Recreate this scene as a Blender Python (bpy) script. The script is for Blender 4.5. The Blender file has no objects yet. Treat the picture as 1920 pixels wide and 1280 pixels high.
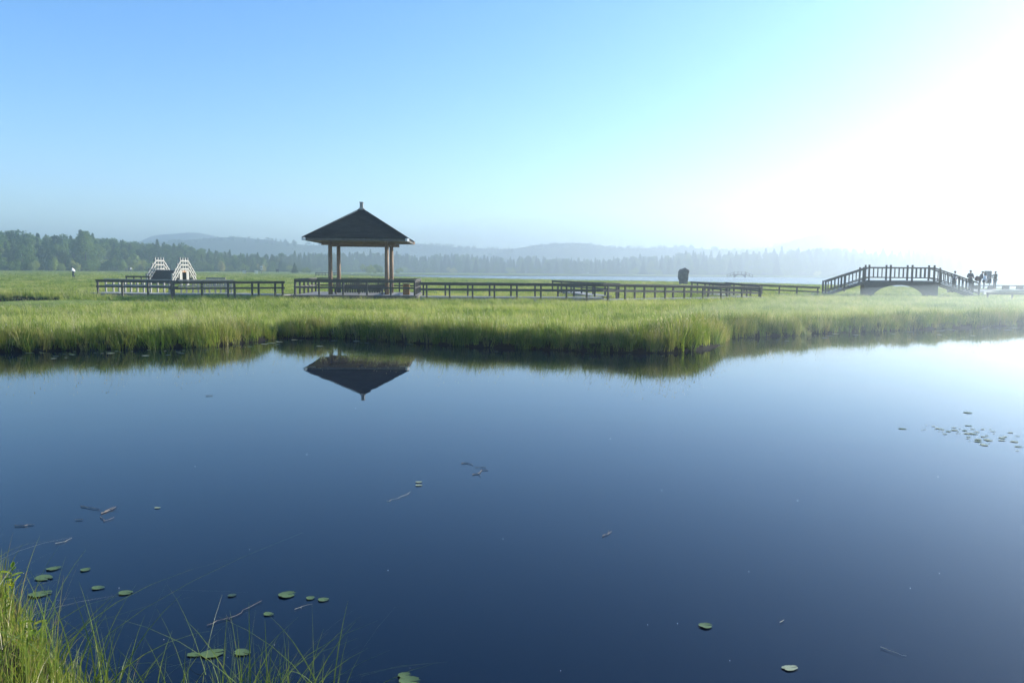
import bpy, math, random
import numpy as np
from mathutils import Vector, Matrix

R = math.radians
scene = bpy.context.scene
COL = scene.collection
rng = np.random.default_rng(7)
random.seed(7)

# ------------------------------------------------------------------ camera
F = 1500.0                # focal length in photo pixels (1920 wide)
CAM_H = 2.25              # metres above the water
PITCH, ROLL = R(-5.07), R(0.5)
cam_data = bpy.data.cameras.new('camera')
cam = bpy.data.objects.new('camera', cam_data)
COL.objects.link(cam)
cam_data.sensor_width = 36.0
cam_data.lens = F / 1920 * 36.0
cam_data.clip_start = 0.1
cam_data.clip_end = 12000
CAM_M = Matrix.Translation((0, 0, CAM_H)) @ Matrix.Rotation(R(90) + PITCH, 4, 'X') @ Matrix.Rotation(ROLL, 4, 'Z')
cam.matrix_world = CAM_M
scene.camera = cam

# ------------------------------------------------------------------ sky and sun
SUN_AZ, SUN_EL = R(64), R(20)          # azimuth measured from the view direction (+Y) to the right (+X)
SUN_DIR = Vector((math.sin(SUN_AZ) * math.cos(SUN_EL), math.cos(SUN_AZ) * math.cos(SUN_EL), math.sin(SUN_EL)))
world = bpy.data.worlds.new('World')
scene.world = world
world.use_nodes = True
wn, wl = world.node_tree.nodes, world.node_tree.links
wn.clear()
sky = wn.new('ShaderNodeTexSky')
sky.sky_type = 'NISHITA'
sky.sun_disc = False
sky.sun_elevation = SUN_EL
sky.sun_rotation = SUN_AZ
sky.altitude = 1200
sky.air_density = 1.0
sky.dust_density = 0.15
sky.ozone_density = 2.2
bg = wn.new('ShaderNodeBackground')
bg.inputs['Strength'].default_value = 0.118
wo = wn.new('ShaderNodeOutputWorld')
hs = wn.new('ShaderNodeHueSaturation'); hs.inputs['Saturation'].default_value = 1.3; hs.inputs['Hue'].default_value = 0.507     # the deep blue of a clear morning
gm = wn.new('ShaderNodeGamma'); gm.inputs['Gamma'].default_value = 0.93
wl.new(sky.outputs['Color'], hs.inputs['Color']); wl.new(hs.outputs['Color'], gm.inputs['Color']); wl.new(gm.outputs['Color'], bg.inputs['Color'])
wl.new(bg.outputs['Background'], wo.inputs['Surface'])

sun_data = bpy.data.lights.new('sun', 'SUN')
sun_data.energy = 4.2
sun_data.angle = R(0.5)
sun_data.color = (1.0, 0.95, 0.86)
sun = bpy.data.objects.new('sun', sun_data)
COL.objects.link(sun)
sun.rotation_euler = (-SUN_DIR).to_track_quat('-Z', 'Y').to_euler()

scene.view_settings.view_transform = 'Standard'
scene.view_settings.look = 'None'
scene.view_settings.exposure = 1.4
scene.view_settings.gamma = 1.0
scene.render.engine = 'CYCLES'
scene.cycles.use_denoising = True
scene.cycles.max_bounces = 8
scene.cycles.volume_bounces = 1
scene.cycles.transparent_max_bounces = 8
scene.cycles.caustics_reflective = False
scene.cycles.caustics_refractive = False
HAZE_DENSITY, HAZE_G = 0.0013, 0.70

# ------------------------------------------------------------------ pixel / world helpers
CI = CAM_M.inverted()
def project(p):
    q = CI @ Vector(p)
    return 960 + F * q.x / -q.z, 640 - F * q.y / -q.z
def on_z(px, py, z):                       # where the line of sight meets a level
    d = CAM_M.to_3x3() @ Vector(((px - 960) / F, -(py - 640) / F, -1.0))
    t = (z - CAM_H) / d.z
    return Vector((d.x * t, d.y * t, z))
def on_y(px, Y, z):                        # the point at depth Y and height z seen in column px
    x = (px - 960) / F * Y
    for _ in range(6):
        x += (px - project((x, Y, z))[0]) / F * Y
    return Vector((x, Y, z))
def horizon(px):
    return 507 + (px - 960) * math.tan(ROLL)

# ------------------------------------------------------------------ tagging
def tag(o, label=None, cat=None, group=None, kind=None):
    if label: o['label'] = label
    if cat: o['category'] = cat
    if group: o['group'] = group
    if kind: o['kind'] = kind
    return o
def empty(name, loc, rz=0.0, label=None, cat=None, group=None):
    o = bpy.data.objects.new(name, None)
    COL.objects.link(o)
    o.empty_display_size = 0.2
    o.location = loc
    o.rotation_euler = (0, 0, rz)
    return tag(o, label, cat, group)

# ------------------------------------------------------------------ mesh builder
class MB:
    def __init__(self):
        self.v, self.f, self.m = [], [], []
    def add(self, vs, fs, mi=0):
        b = len(self.v)
        self.v += [tuple(p) for p in vs]
        self.f += [tuple(i + b for i in f) for f in fs]
        self.m += [mi] * len(fs)
        return self
    def box(self, c, s, rz=0.0, mi=0):
        cx, cy, cz = c; hx, hy, hz = s[0] / 2, s[1] / 2, s[2] / 2
        co, si = math.cos(rz), math.sin(rz)
        vs = []
        for z in (-hz, hz):
            for x, y in ((-hx, -hy), (hx, -hy), (hx, hy), (-hx, hy)):
                vs.append((cx + x * co - y * si, cy + x * si + y * co, cz + z))
        return self.add(vs, [(3, 2, 1, 0), (4, 5, 6, 7), (0, 1, 5, 4), (1, 2, 6, 5), (2, 3, 7, 6), (3, 0, 4, 7)], mi)
    def beam(self, a, b, w, h, up=(0, 0, 1), mi=0):
        a, b = Vector(a), Vector(b)
        d = (b - a).normalized(); up = Vector(up)
        s = d.cross(up)
        if s.length < 1e-4: s = d.cross(Vector((0, 1, 0)))
        s.normalize(); u = s.cross(d).normalized()
        vs = []
        for p in (a, b):
            for i, j in ((-1, -1), (1, -1), (1, 1), (-1, 1)):
                vs.append(p + s * (i * w / 2) + u * (j * h / 2))
        return self.add(vs, [(0, 1, 2, 3), (7, 6, 5, 4), (0, 4, 5, 1), (1, 5, 6, 2), (2, 6, 7, 3), (3, 7, 4, 0)], mi)
    def tube(self, pts, rad, n=8, mi=0, cap=True):
        pts = [Vector(p) for p in pts]
        k = len(pts); vs = []
        for i, p in enumerate(pts):
            d = (pts[min(i + 1, k - 1)] - pts[max(i - 1, 0)]).normalized()
            s = d.cross(Vector((0, 0, 1)))
            if s.length < 1e-3: s = d.cross(Vector((0, 1, 0)))
            s.normalize(); u = s.cross(d)
            r = rad[i] if hasattr(rad, '__len__') else rad
            for j in range(n):
                a = 2 * math.pi * j / n
                vs.append(p + s * (math.cos(a) * r) + u * (math.sin(a) * r))
        fs = []
        for i in range(k - 1):
            for j in range(n):
                fs.append((i * n + j, i * n + (j + 1) % n, (i + 1) * n + (j + 1) % n, (i + 1) * n + j))
        if cap:
            fs.append(tuple(range(n))[::-1]); fs.append(tuple(range((k - 1) * n, k * n)))
        return self.add(vs, fs, mi)
    def prism(self, poly, z0, z1, mi=0):
        n = len(poly)
        vs = [(x, y, z0) for x, y in poly] + [(x, y, z1) for x, y in poly]
        fs = [tuple(range(n))[::-1], tuple(range(n, 2 * n))]
        fs += [(i, (i + 1) % n, n + (i + 1) % n, n + i) for i in range(n)]
        return self.add(vs, fs, mi)
    def mesh(self, name, mats, smooth=False):
        me = bpy.data.meshes.new(name)
        me.from_pydata(self.v, [], self.f)
        for m in (mats if isinstance(mats, (list, tuple)) else [mats]):
            me.materials.append(m)
        if any(self.m): me.polygons.foreach_set('material_index', self.m)
        if smooth: me.polygons.foreach_set('use_smooth', [True] * len(me.polygons))
        me.update()
        return me
    def build(self, name, mats, parent=None, smooth=False, bevel=0.0):
        o = bpy.data.objects.new(name, self.mesh(name, mats, smooth))
        COL.objects.link(o)
        if parent: o.parent = parent
        if bevel:
            b = o.modifiers.new('bevel', 'BEVEL'); b.width = bevel; b.segments = 1; b.limit_method = 'ANGLE'
        return o
def np_mesh(name, verts, quads, mats, mat_idx=None, smooth=False):
    me = bpy.data.meshes.new(name)
    n, k = len(verts), len(quads)
    me.vertices.add(n); me.vertices.foreach_set('co', np.asarray(verts, np.float32).ravel())
    me.loops.add(4 * k); me.polygons.add(k)
    me.loops.foreach_set('vertex_index', np.asarray(quads, np.int32).ravel())
    me.polygons.foreach_set('loop_start', np.arange(0, 4 * k, 4, dtype=np.int32))
    for m in (mats if isinstance(mats, (list, tuple)) else [mats]): me.materials.append(m)
    if mat_idx is not None: me.polygons.foreach_set('material_index', np.asarray(mat_idx, np.int32))
    if smooth: me.polygons.foreach_set('use_smooth', np.ones(k, bool))
    me.update(calc_edges=True); me.validate()
    return me
def link(name, me, parent=None, loc=None):
    o = bpy.data.objects.new(name, me); COL.objects.link(o)
    if parent: o.parent = parent
    if loc is not None: o.location = loc
    return o

# ------------------------------------------------------------------ materials
def base_mat(name):
    m = bpy.data.materials.new(name); m.use_nodes = True
    nt = m.node_tree
    return m, nt.nodes, nt.links, nt.nodes['Principled BSDF']
def noise_mat(name, c0, c1, scale=3.0, rough=0.8, stretch=(1, 1, 1), bump=0.0, spec=0.3, detail=5, coord='Object', lo=0.35, hi=0.65):
    m, N, L, b = base_mat(name)
    tc = N.new('ShaderNodeTexCoord'); mp = N.new('ShaderNodeMapping')
    mp.inputs['Scale'].default_value = stretch
    no = N.new('ShaderNodeTexNoise'); no.inputs['Scale'].default_value = scale; no.inputs['Detail'].default_value = detail
    ra = N.new('ShaderNodeValToRGB')
    ra.color_ramp.elements[0].color = (*c0, 1); ra.color_ramp.elements[1].color = (*c1, 1)
    ra.color_ramp.elements[0].position = lo; ra.color_ramp.elements[1].position = hi
    L.new(tc.outputs[coord], mp.inputs['Vector']); L.new(mp.outputs['Vector'], no.inputs['Vector'])
    L.new(no.outputs['Fac'], ra.inputs['Fac']); L.new(ra.outputs['Color'], b.inputs['Base Color'])
    b.inputs['Roughness'].default_value = rough
    b.inputs['Specular IOR Level'].default_value = spec
    if bump:
        bu = N.new('ShaderNodeBump'); bu.inputs['Strength'].default_value = bump; bu.inputs['Distance'].default_value = 0.02
        L.new(no.outputs['Fac'], bu.inputs['Height']); L.new(bu.outputs['Normal'], b.inputs['Normal'])
    return m
def leaf_mat(name, cols, trans=0.4, rough=0.5, big=0.06, spec=0.3, tmul=1.3):
    """foliage: colour varies per plant and in broad patches; light passes through the leaf"""
    m, N, L, b = base_mat(name)
    oi = N.new('ShaderNodeObjectInfo'); ge = N.new('ShaderNodeNewGeometry')
    no = N.new('ShaderNodeTexNoise'); no.inputs['Scale'].default_value = big; no.inputs['Detail'].default_value = 3
    L.new(ge.outputs['Position'], no.inputs['Vector'])
    mx = N.new('ShaderNodeMath'); mx.operation = 'MULTIPLY_ADD'; mx.inputs[1].default_value = 0.7
    L.new(oi.outputs['Random'], mx.inputs[0])
    m2 = N.new('ShaderNodeMath'); m2.operation = 'MULTIPLY_ADD'; m2.inputs[1].default_value = 1.4; m2.inputs[2].default_value = -0.55
    L.new(no.outputs['Fac'], m2.inputs[0]); L.new(m2.outputs[0], mx.inputs[2])
    ra = N.new('ShaderNodeValToRGB')
    el = ra.color_ramp.elements
    el[0].color = (*cols[0], 1); el[1].color = (*cols[-1], 1); el[0].position = 0.1; el[1].position = 0.9
    for i, c in enumerate(cols[1:-1]):
        e = el.new(0.1 + 0.8 * (i + 1) / (len(cols) - 1)); e.color = (*c, 1)
    L.new(mx.outputs[0], ra.inputs['Fac']); L.new(ra.outputs['Color'], b.inputs['Base Color'])
    b.inputs['Roughness'].default_value = rough; b.inputs['Specular IOR Level'].default_value = spec
    tr = N.new('ShaderNodeBsdfTranslucent')
    mc = N.new('ShaderNodeMix'); mc.data_type = 'RGBA'; mc.blend_type = 'MULTIPLY'; mc.inputs['Factor'].default_value = 1
    mc.inputs['B'].default_value = (tmul, tmul, tmul * 0.7, 1)
    L.new(ra.outputs['Color'], mc.inputs['A']); L.new(mc.outputs['Result'], tr.inputs['Color'])
    ms = N.new('ShaderNodeMixShader'); ms.inputs['Fac'].default_value = trans
    L.new(b.outputs['BSDF'], ms.inputs[1]); L.new(tr.outputs['BSDF'], ms.inputs[2])
    L.new(ms.outputs['Shader'], N['Material Output'].inputs['Surface'])
    return m

M = {}
M['wood'] = noise_mat('weathered_dark_wood', (0.06, 0.055, 0.048), (0.115, 0.105, 0.092), 6, 0.75, (1, 1, 8), 0.2)
M['pale_wood'] = noise_mat('sunlit_pale_wood', (0.25, 0.24, 0.215), (0.36, 0.345, 0.31), 6, 0.75, (1, 1, 6), 0.2)  # paler wood for sunlit rails and posts: the sunlight is put into the colour
M['deck'] = noise_mat('grey_deck_boards', (0.24, 0.23, 0.22), (0.38, 0.37, 0.35), 5, 0.7, (9, 1, 1), 0.2)
M['log'] = noise_mat('brown_log', (0.16, 0.105, 0.065), (0.29, 0.195, 0.125), 4, 0.65, (4, 4, 0.6), 0.2)
M['beam'] = noise_mat('brown_beam', (0.12, 0.07, 0.037), (0.2, 0.125, 0.07), 4, 0.65, (1, 1, 5), 0.2)
M['box_wood'] = noise_mat('orange_box_wood', (0.24, 0.11, 0.035), (0.34, 0.17, 0.06), 5, 0.6, (1, 1, 5))
M['metal_white'] = noise_mat('pale_flashing', (0.55, 0.58, 0.6), (0.68, 0.7, 0.72), 4, 0.5)
M['stone'] = noise_mat('dark_stone', (0.06, 0.06, 0.06), (0.14, 0.14, 0.135), 3, 0.9, (1, 1, 1), 0.5)
M['dark'] = noise_mat('dark_panel', (0.02, 0.021, 0.024), (0.04, 0.042, 0.045), 4, 0.6)
M['white_paint'] = noise_mat('white_panel', (0.62, 0.62, 0.6), (0.75, 0.75, 0.73), 4, 0.5)
M['skin'] = noise_mat('skin', (0.42, 0.24, 0.16), (0.5, 0.3, 0.2), 8, 0.55)
M['hair'] = noise_mat('black_hair', (0.012, 0.011, 0.01), (0.025, 0.022, 0.02), 20, 0.5)
def cloth(name, c): return noise_mat(name, tuple(x * 0.85 for x in c), c, 12, 0.85)
M['c_white'] = cloth('white_cloth', (0.72, 0.72, 0.74)); M['c_navy'] = cloth('navy_cloth', (0.03, 0.045, 0.08))
M['c_dark'] = cloth('dark_cloth', (0.085, 0.085, 0.09)); M['c_grey'] = cloth('grey_cloth', (0.19, 0.19, 0.19))
M['c_red'] = cloth('rust_cloth', (0.13, 0.07, 0.06)); M['c_olive'] = cloth('olive_cloth', (0.16, 0.17, 0.13))
M['bark'] = noise_mat('bark', (0.07, 0.05, 0.04), (0.13, 0.1, 0.08), 6, 0.9, (1, 1, 0.3), 0.3)
M['straw'] = noise_mat('dry_straw', (0.35, 0.31, 0.2), (0.5, 0.45, 0.32), 10, 0.7)
M['twig'] = noise_mat('wet_twig', (0.06, 0.045, 0.035), (0.2, 0.16, 0.12), 20, 0.6)
M['seed'] = noise_mat('pale_seed', (0.5, 0.48, 0.42), (0.65, 0.62, 0.55), 10, 0.7)
M['petal'] = noise_mat('white_petals', (0.7, 0.7, 0.66), (0.8, 0.8, 0.76), 10, 0.7)

# shingled roof: courses run along each slope
def shingle_mat():
    m, N, L, b = base_mat('dark_shingles')
    tc = N.new('ShaderNodeTexCoord'); br = N.new('ShaderNodeTexBrick')
    br.inputs['Scale'].default_value = 1.0
    br.inputs['Brick Width'].default_value = 0.45; br.inputs['Row Height'].default_value = 0.2
    br.inputs['Mortar Size'].default_value = 0.012
    br.inputs['Color1'].default_value = (0.004, 0.007, 0.007, 1); br.inputs['Color2'].default_value = (0.017, 0.024, 0.022, 1)
    br.inputs['Mortar'].default_value = (0.004, 0.005, 0.006, 1)
    L.new(tc.outputs['UV'], br.inputs['Vector']); L.new(br.outputs['Color'], b.inputs['Base Color'])
    bu = N.new('ShaderNodeBump'); bu.inputs['Strength'].default_value = 0.6; bu.inputs['Distance'].default_value = 0.015
    L.new(br.outputs['Fac'], bu.inputs['Height']); bu.invert = True
    L.new(bu.outputs['Normal'], b.inputs['Normal'])
    b.inputs['Roughness'].default_value = 0.9; b.inputs['Specular IOR Level'].default_value = 0.05
    return m
M['shingle'] = shingle_mat()

def water_mat(name='water_surface', rough=0.012, amp=0.05, ior=1.31):
    m, N, L, b = base_mat(name)
    b.inputs['Base Color'].default_value = (0.001, 0.005, 0.014, 1)
    b.inputs['Roughness'].default_value = rough
    b.inputs['IOR'].default_value = ior
    tc = N.new('ShaderNodeTexCoord'); no = N.new('ShaderNodeTexNoise')
    no.inputs['Scale'].default_value = 0.8; no.inputs['Detail'].default_value = 2
    mp = N.new('ShaderNodeMapping'); mp.inputs['Scale'].default_value = (0.6, 1.2, 1)
    L.new(tc.outputs['Object'], mp.inputs['Vector']); L.new(mp.outputs['Vector'], no.inputs['Vector'])
    bu = N.new('ShaderNodeBump'); bu.inputs['Strength'].default_value = amp; bu.inputs['Distance'].default_value = 0.012
    L.new(no.outputs['Fac'], bu.inputs['Height']); L.new(bu.outputs['Normal'], b.inputs['Normal'])
    return m
M['water'] = water_mat()
M['lake'] = water_mat('rippled_lake', 0.2, 0.2, 1.7)

# ------------------------------------------------------------------ ground, ponds
FAR_SHORE = [(-500, 690), (-200, 672), (-60, 662), (40, 659), (120, 656), (220, 655), (300, 653), (380, 650), (440, 645), (490, 638), (520, 634),
             (620, 633), (700, 637), (760, 641), (840, 646), (900, 650), (980, 653), (1060, 656), (1130, 659), (1200, 661), (1260, 660), (1305, 656),
             (1335, 650), (1348, 642), (1362, 634), (1400, 632), (1430, 631), (1500, 628), (1540, 625), (1600, 622), (1660, 620),
             (1730, 617), (1800, 614), (1920, 610), (2100, 606), (2400, 600)]
pond = [tuple(on_z(x, y, 0).xy) for x, y in FAR_SHORE]
pond += [(62, 40), (62, 1.5), (8, 1.8), (1.0, 2.3), (-0.2, 2.6), (-0.9, 2.9), (-1.45, 3.15), (-2.0, 3.6), (-2.55, 4.15), (-3.1, 4.75), (-3.7, 5.3), (-4.6, 6.0), (-6.5, 8.0), (-10, 9.5), (-20, 11), (-42, 12)]
LAKE = [(640, 517.5), (800, 516.8), (1000, 517.6), (1300, 519.2), (1600, 521.2), (1900, 523.5), (2300, 527), (2300, 547), (1900, 543), (1600, 537), (1450, 533), (1300, 530), (1150, 528), (1000, 525.5), (860, 522), (760, 519.5)]
lake = [tuple(on_z(x, y, 0).xy) for x, y in LAKE]
ditch = [(-60, 40.0), (-34, 40.5), (-29, 43), (-26.5, 46.5), (-27.5, 50), (-34, 52.5), (-60, 53)]

def sdist(P, poly):
    """signed distance, positive outside the polygon"""
    P = np.asarray(P, float); A = np.asarray(poly, float); B = np.roll(A, -1, 0)
    d2 = np.full(len(P), 1e18); inside = np.zeros(len(P), bool)
    for a, b in zip(A, B):
        e = b - a; w = P - a
        t = np.clip((w @ e) / max(e @ e, 1e-9), 0, 1)
        q = w - t[:, None] * e
        d2 = np.minimum(d2, (q ** 2).sum(1))
        c = (a[1] > P[:, 1]) != (b[1] > P[:, 1])
        xx = a[0] + (P[:, 1] - a[1]) * (b[0] - a[0]) / ((b[1] - a[1]) if abs(b[1] - a[1]) > 1e-9 else 1e-9)
        inside ^= c & (P[:, 0] < xx)
    d = np.sqrt(d2)
    return np.where(inside, -d, d)
def sm(x, a, b):
    t = np.clip((x - a) / (b - a), 0, 1); return t * t * (3 - 2 * t)
def wob(x, y, s, seed=0):
    return (np.sin(x * s * 1.0 + seed) * np.cos(y * s * 1.3 + seed * 1.7) + 0.6 * np.sin(x * s * 2.3 - y * s * 1.9 + seed * 2.1) + 0.35 * np.cos(x * s * 4.9 + y * s * 4.1 + seed)) / 1.95
def ground_z(P):
    x, y = P[:, 0], P[:, 1]
    s = sdist(P, pond) + 0.18 * wob(x, y, 2.1, 3)
    sl = sdist(P, lake); sd = sdist(P, ditch)
    land = 0.30 + 0.22 * sm(y, 60, 150) + 0.05 * wob(x, y, 0.35, 1) + 0.02 * wob(x, y, 1.7, 5)
    land = land + 0.25 * sm(-y, -4, 4) * sm(s, 0.2, 3)
    z = -0.7 + (land + 0.7) * sm(s, -1.0, 0.45) ** 1.0
    z = np.where(s > 0.45, land, z)
    zl = -0.4 + (z + 0.4) * (0.72 * sm(sl, -3, 4) + 0.28 * sm(sl, 4, 40))
    z = np.where(sl < 40, np.minimum(z, zl), z)
    z = np.where(sd < 1.0, z - 0.75 * sm(-sd, -0.6, 0.2), z)
    return z, s, sl, sd
def steps(*seg):
    out = []
    for a, b, st in seg: out += list(np.arange(a, b, st))
    return np.array(out)
ys = steps((-60, -6, 6), (-6, 2, 0.5), (2, 10, 0.2), (10, 19, 1.0), (19, 42, 0.22), (42, 62, 0.6), (62, 120, 2.5), (120, 420, 6), (420, 1000, 40), (1000, 2001, 100))
xh = steps((-1900, -800, 100), (-800, -300, 50), (-300, -60, 8), (-60, -32, 1.0), (-32, 36, 0.33), (36, 60, 1.0), (60, 300, 8), (300, 800, 50), (800, 1901, 100))
gx, gy = np.meshgrid(xh, ys)
GP = np.stack([gx.ravel(), gy.ravel()], 1)
gz, gs, _, _ = ground_z(GP)
nx, ny = len(xh), len(ys)
ii = (np.arange(ny - 1)[:, None] * nx + np.arange(nx - 1)[None]).ravel()
gq = np.stack([ii, ii + 1, ii + 1 + nx, ii + nx], 1)
def ground_mat():
    m, N, L, b = base_mat('meadow_ground')
    ge = N.new('ShaderNodeNewGeometry')
    n1 = N.new('ShaderNodeTexNoise'); n1.inputs['Scale'].default_value = 0.045; n1.inputs['Detail'].default_value = 6
    n2 = N.new('ShaderNodeTexNoise'); n2.inputs['Scale'].default_value = 1.3; n2.inputs['Detail'].default_value = 6
    L.new(ge.outputs['Position'], n1.inputs['Vector']); L.new(ge.outputs['Position'], n2.inputs['Vector'])
    r1 = N.new('ShaderNodeValToRGB'); r1.color_ramp.elements[0].position = 0.36; r1.color_ramp.elements[1].position = 0.64
    r1.color_ramp.elements[0].color = (0.11, 0.17, 0.034, 1); r1.color_ramp.elements[1].color = (0.22, 0.26, 0.068, 1)
    r2 = N.new('ShaderNodeValToRGB'); r2.color_ramp.elements[0].position = 0.3; r2.color_ramp.elements[1].position = 0.7
    r2.color_ramp.elements[0].color = (0.55, 0.55, 0.5, 1); r2.color_ramp.elements[1].color = (1.25, 1.25, 1.2, 1)
    L.new(n1.outputs['Fac'], r1.inputs['Fac']); L.new(n2.outputs['Fac'], r2.inputs['Fac'])
    mx = N.new('ShaderNodeMix'); mx.data_type = 'RGBA'; mx.blend_type = 'MULTIPLY'; mx.inputs['Factor'].default_value = 1
    L.new(r1.outputs['Color'], mx.inputs['A']); L.new(r2.outputs['Color'], mx.inputs['B'])
    sx = N.new('ShaderNodeSeparateXYZ'); L.new(ge.outputs['Position'], sx.inputs[0])
    mr = N.new('ShaderNodeMapRange'); mr.inputs['From Min'].default_value = 0.2; mr.inputs['From Max'].default_value = 0.3
    L.new(sx.outputs['Z'], mr.inputs['Value'])
    mud = N.new('ShaderNodeMix'); mud.data_type = 'RGBA'; mud.inputs['A'].default_value = (0.012, 0.011, 0.008, 1)      # wet peat
    L.new(mr.outputs['Result'], mud.inputs['Factor']); L.new(mx.outputs['Result'], mud.inputs['B'])
    L.new(mud.outputs['Result'], b.inputs['Base Color'])
    b.inputs['Roughness'].default_value = 0.95; b.inputs['Specular IOR Level'].default_value = 0.1
    bu = N.new('ShaderNodeBump'); bu.inputs['Strength'].default_value = 0.8; bu.inputs['Distance'].default_value = 0.15
    L.new(n2.outputs['Fac'], bu.inputs['Height']); L.new(bu.outputs['Normal'], b.inputs['Normal'])
    return m
ground = link('ground', np_mesh('ground', np.column_stack([GP, gz]), gq, ground_mat(), smooth=True))
tag(ground, kind='structure')
w = MB().add([(-62, 1.0, 0), (64, 1.0, 0), (64, 43, 0), (-62, 43, 0)], [(0, 1, 2, 3)]).build('pond_water', M['water'])
tag(w, kind='structure')
w = MB().add([(-110, 120, 0), (330, 120, 0), (330, 420, 0), (-110, 420, 0)], [(0, 1, 2, 3)]).build('lake_water', M['lake'])
tag(w, kind='structure')
def gz_at(x, y): return float(ground_z(np.array([[x, y]]))[0][0])

# ------------------------------------------------------------------ hills
M['hill'] = noise_mat('wooded_hill', (0.035, 0.05, 0.025), (0.08, 0.1, 0.045), 0.02, 0.95, (1, 1, 1), 0, 0.1)
RIDGES = []
def hill_range(prof, Y, depth):
    """one rounded range: prof is a list of (photo column, ridge row)"""
    pp = np.array(prof, float)
    cols = np.arange(pp[0, 0], pp[-1, 0] + 1, 8)
    rows = np.interp(cols, pp[:, 0], pp[:, 1])
    k = np.ones(5) / 5
    rows = np.convolve(np.pad(rows, 2, 'edge'), k, 'valid')
    X = (cols - 960) / F * Y
    Z = np.maximum((horizon(0) + cols * math.tan(ROLL) - rows) / F * Y + CAM_H, 0.3)
    sec = [(-1.0, 0.0), (-0.75, 0.18), (-0.5, 0.48), (-0.25, 0.82), (0, 1.0), (0.3, 0.85), (0.7, 0.35), (1.0, 0.0)]
    V = []
    for t, h in sec:
        yy = Y + t * depth + 12 * np.sin(X * 0.008 + t * 3)
        V.append(np.column_stack([X, yy, np.where(h > 0, Z * h * (1 + 0.05 * np.sin(X * 0.026 + t * 7)), -0.9)]))
    V = np.concatenate(V); n = len(X)
    q = []
    for j in range(len(sec) - 1):
        i0 = j * n + np.arange(n - 1)
        q.append(np.stack([i0, i0 + 1, i0 + 1 + n, i0 + n], 1))
    o = link('hills', np_mesh('hills', V, np.concatenate(q), M['hill'], smooth=True))
    tag(o, kind='structure')
    RIDGES.append((X, np.interp(X, X, Y + 12 * np.sin(X * 0.008)), Z))
hill_range([(-500, 470), (-200, 462), (0, 458), (300, 455), (380, 451), (450, 446), (520, 450), (580, 459), (680, 461), (790, 458), (870, 463), (950, 467), (1100, 474), (1250, 480), (1400, 500)], 1100, 210)
hill_range([(860, 500), (940, 470), (1000, 462), (1080, 458), (1110, 460), (1150, 466), (1210, 463), (1280, 461), (1340, 468), (1420, 472), (1600, 480), (1800, 490)], 950, 165)
hill_range([(200, 490), (280, 445), (330, 441), (365, 434), (400, 440), (470, 452), (560, 480)], 1500, 175)
hill_range([(1280, 490), (1380, 470), (1450, 462), (1490, 444), (1540, 438), (1590, 440), (1640, 452), (1690, 462), (1780, 456), (1850, 447), (1930, 442), (2100, 448), (2300, 460)], 1250, 210)

# ------------------------------------------------------------------ scatter (geometry nodes) for grass and woods
def scatter(name, pts, scl, rot, idx, protos, label=None, kind='stuff'):
    pc = bpy.data.collections.new(name + '_kinds')
    for o in protos:
        for c in list(o.users_collection): c.objects.unlink(o)
        pc.objects.link(o)
    me = bpy.data.meshes.new(name)
    n = len(pts)
    me.vertices.add(n); me.vertices.foreach_set('co', np.asarray(pts, np.float32).ravel())
    for nm, ty, arr in (('scl', 'FLOAT_VECTOR', scl), ('rot', 'FLOAT_VECTOR', rot)):
        a = me.attributes.new(nm, ty, 'POINT'); a.data.foreach_set('vector', np.asarray(arr, np.float32).ravel())
    a = me.attributes.new('idx', 'INT', 'POINT'); a.data.foreach_set('value', np.asarray(idx, np.int32))
    o = link(name, me)
    ng = bpy.data.node_groups.new(name + '_scatter', 'GeometryNodeTree')
    ng.interface.new_socket('Geometry', in_out='INPUT', socket_type='NodeSocketGeometry')
    ng.interface.new_socket('Geometry', in_out='OUTPUT', socket_type='NodeSocketGeometry')
    N, L = ng.nodes, ng.links
    gi, go = N.new('NodeGroupInput'), N.new('NodeGroupOutput')
    ci = N.new('GeometryNodeCollectionInfo'); ci.inputs['Collection'].default_value = pc
    ci.inputs['Separate Children'].default_value = True; ci.inputs['Reset Children'].default_value = True
    ip = N.new('GeometryNodeInstanceOnPoints'); ip.inputs['Pick Instance'].default_value = True
    def att(nm, ty):
        a = N.new('GeometryNodeInputNamedAttribute'); a.data_type = ty; a.inputs['Name'].default_value = nm
        return [s for s in a.outputs if s.enabled and s.name == 'Attribute'][0]
    er = N.new('FunctionNodeEulerToRotation')
    L.new(att('rot', 'FLOAT_VECTOR'), er.inputs[0])
    L.new(gi.outputs[0], ip.inputs['Points']); L.new(ci.outputs[0], ip.inputs['Instance'])
    L.new(att('idx', 'INT'), ip.inputs['Instance Index']); L.new(er.outputs[0], ip.inputs['Rotation'])
    L.new(att('scl', 'FLOAT_VECTOR'), ip.inputs['Scale'])
    L.new(ip.outputs[0], go.inputs[0])
    md = o.modifiers.new('scatter', 'NODES'); md.node_group = ng
    tag(o, label, kind=kind)
    return o

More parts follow.
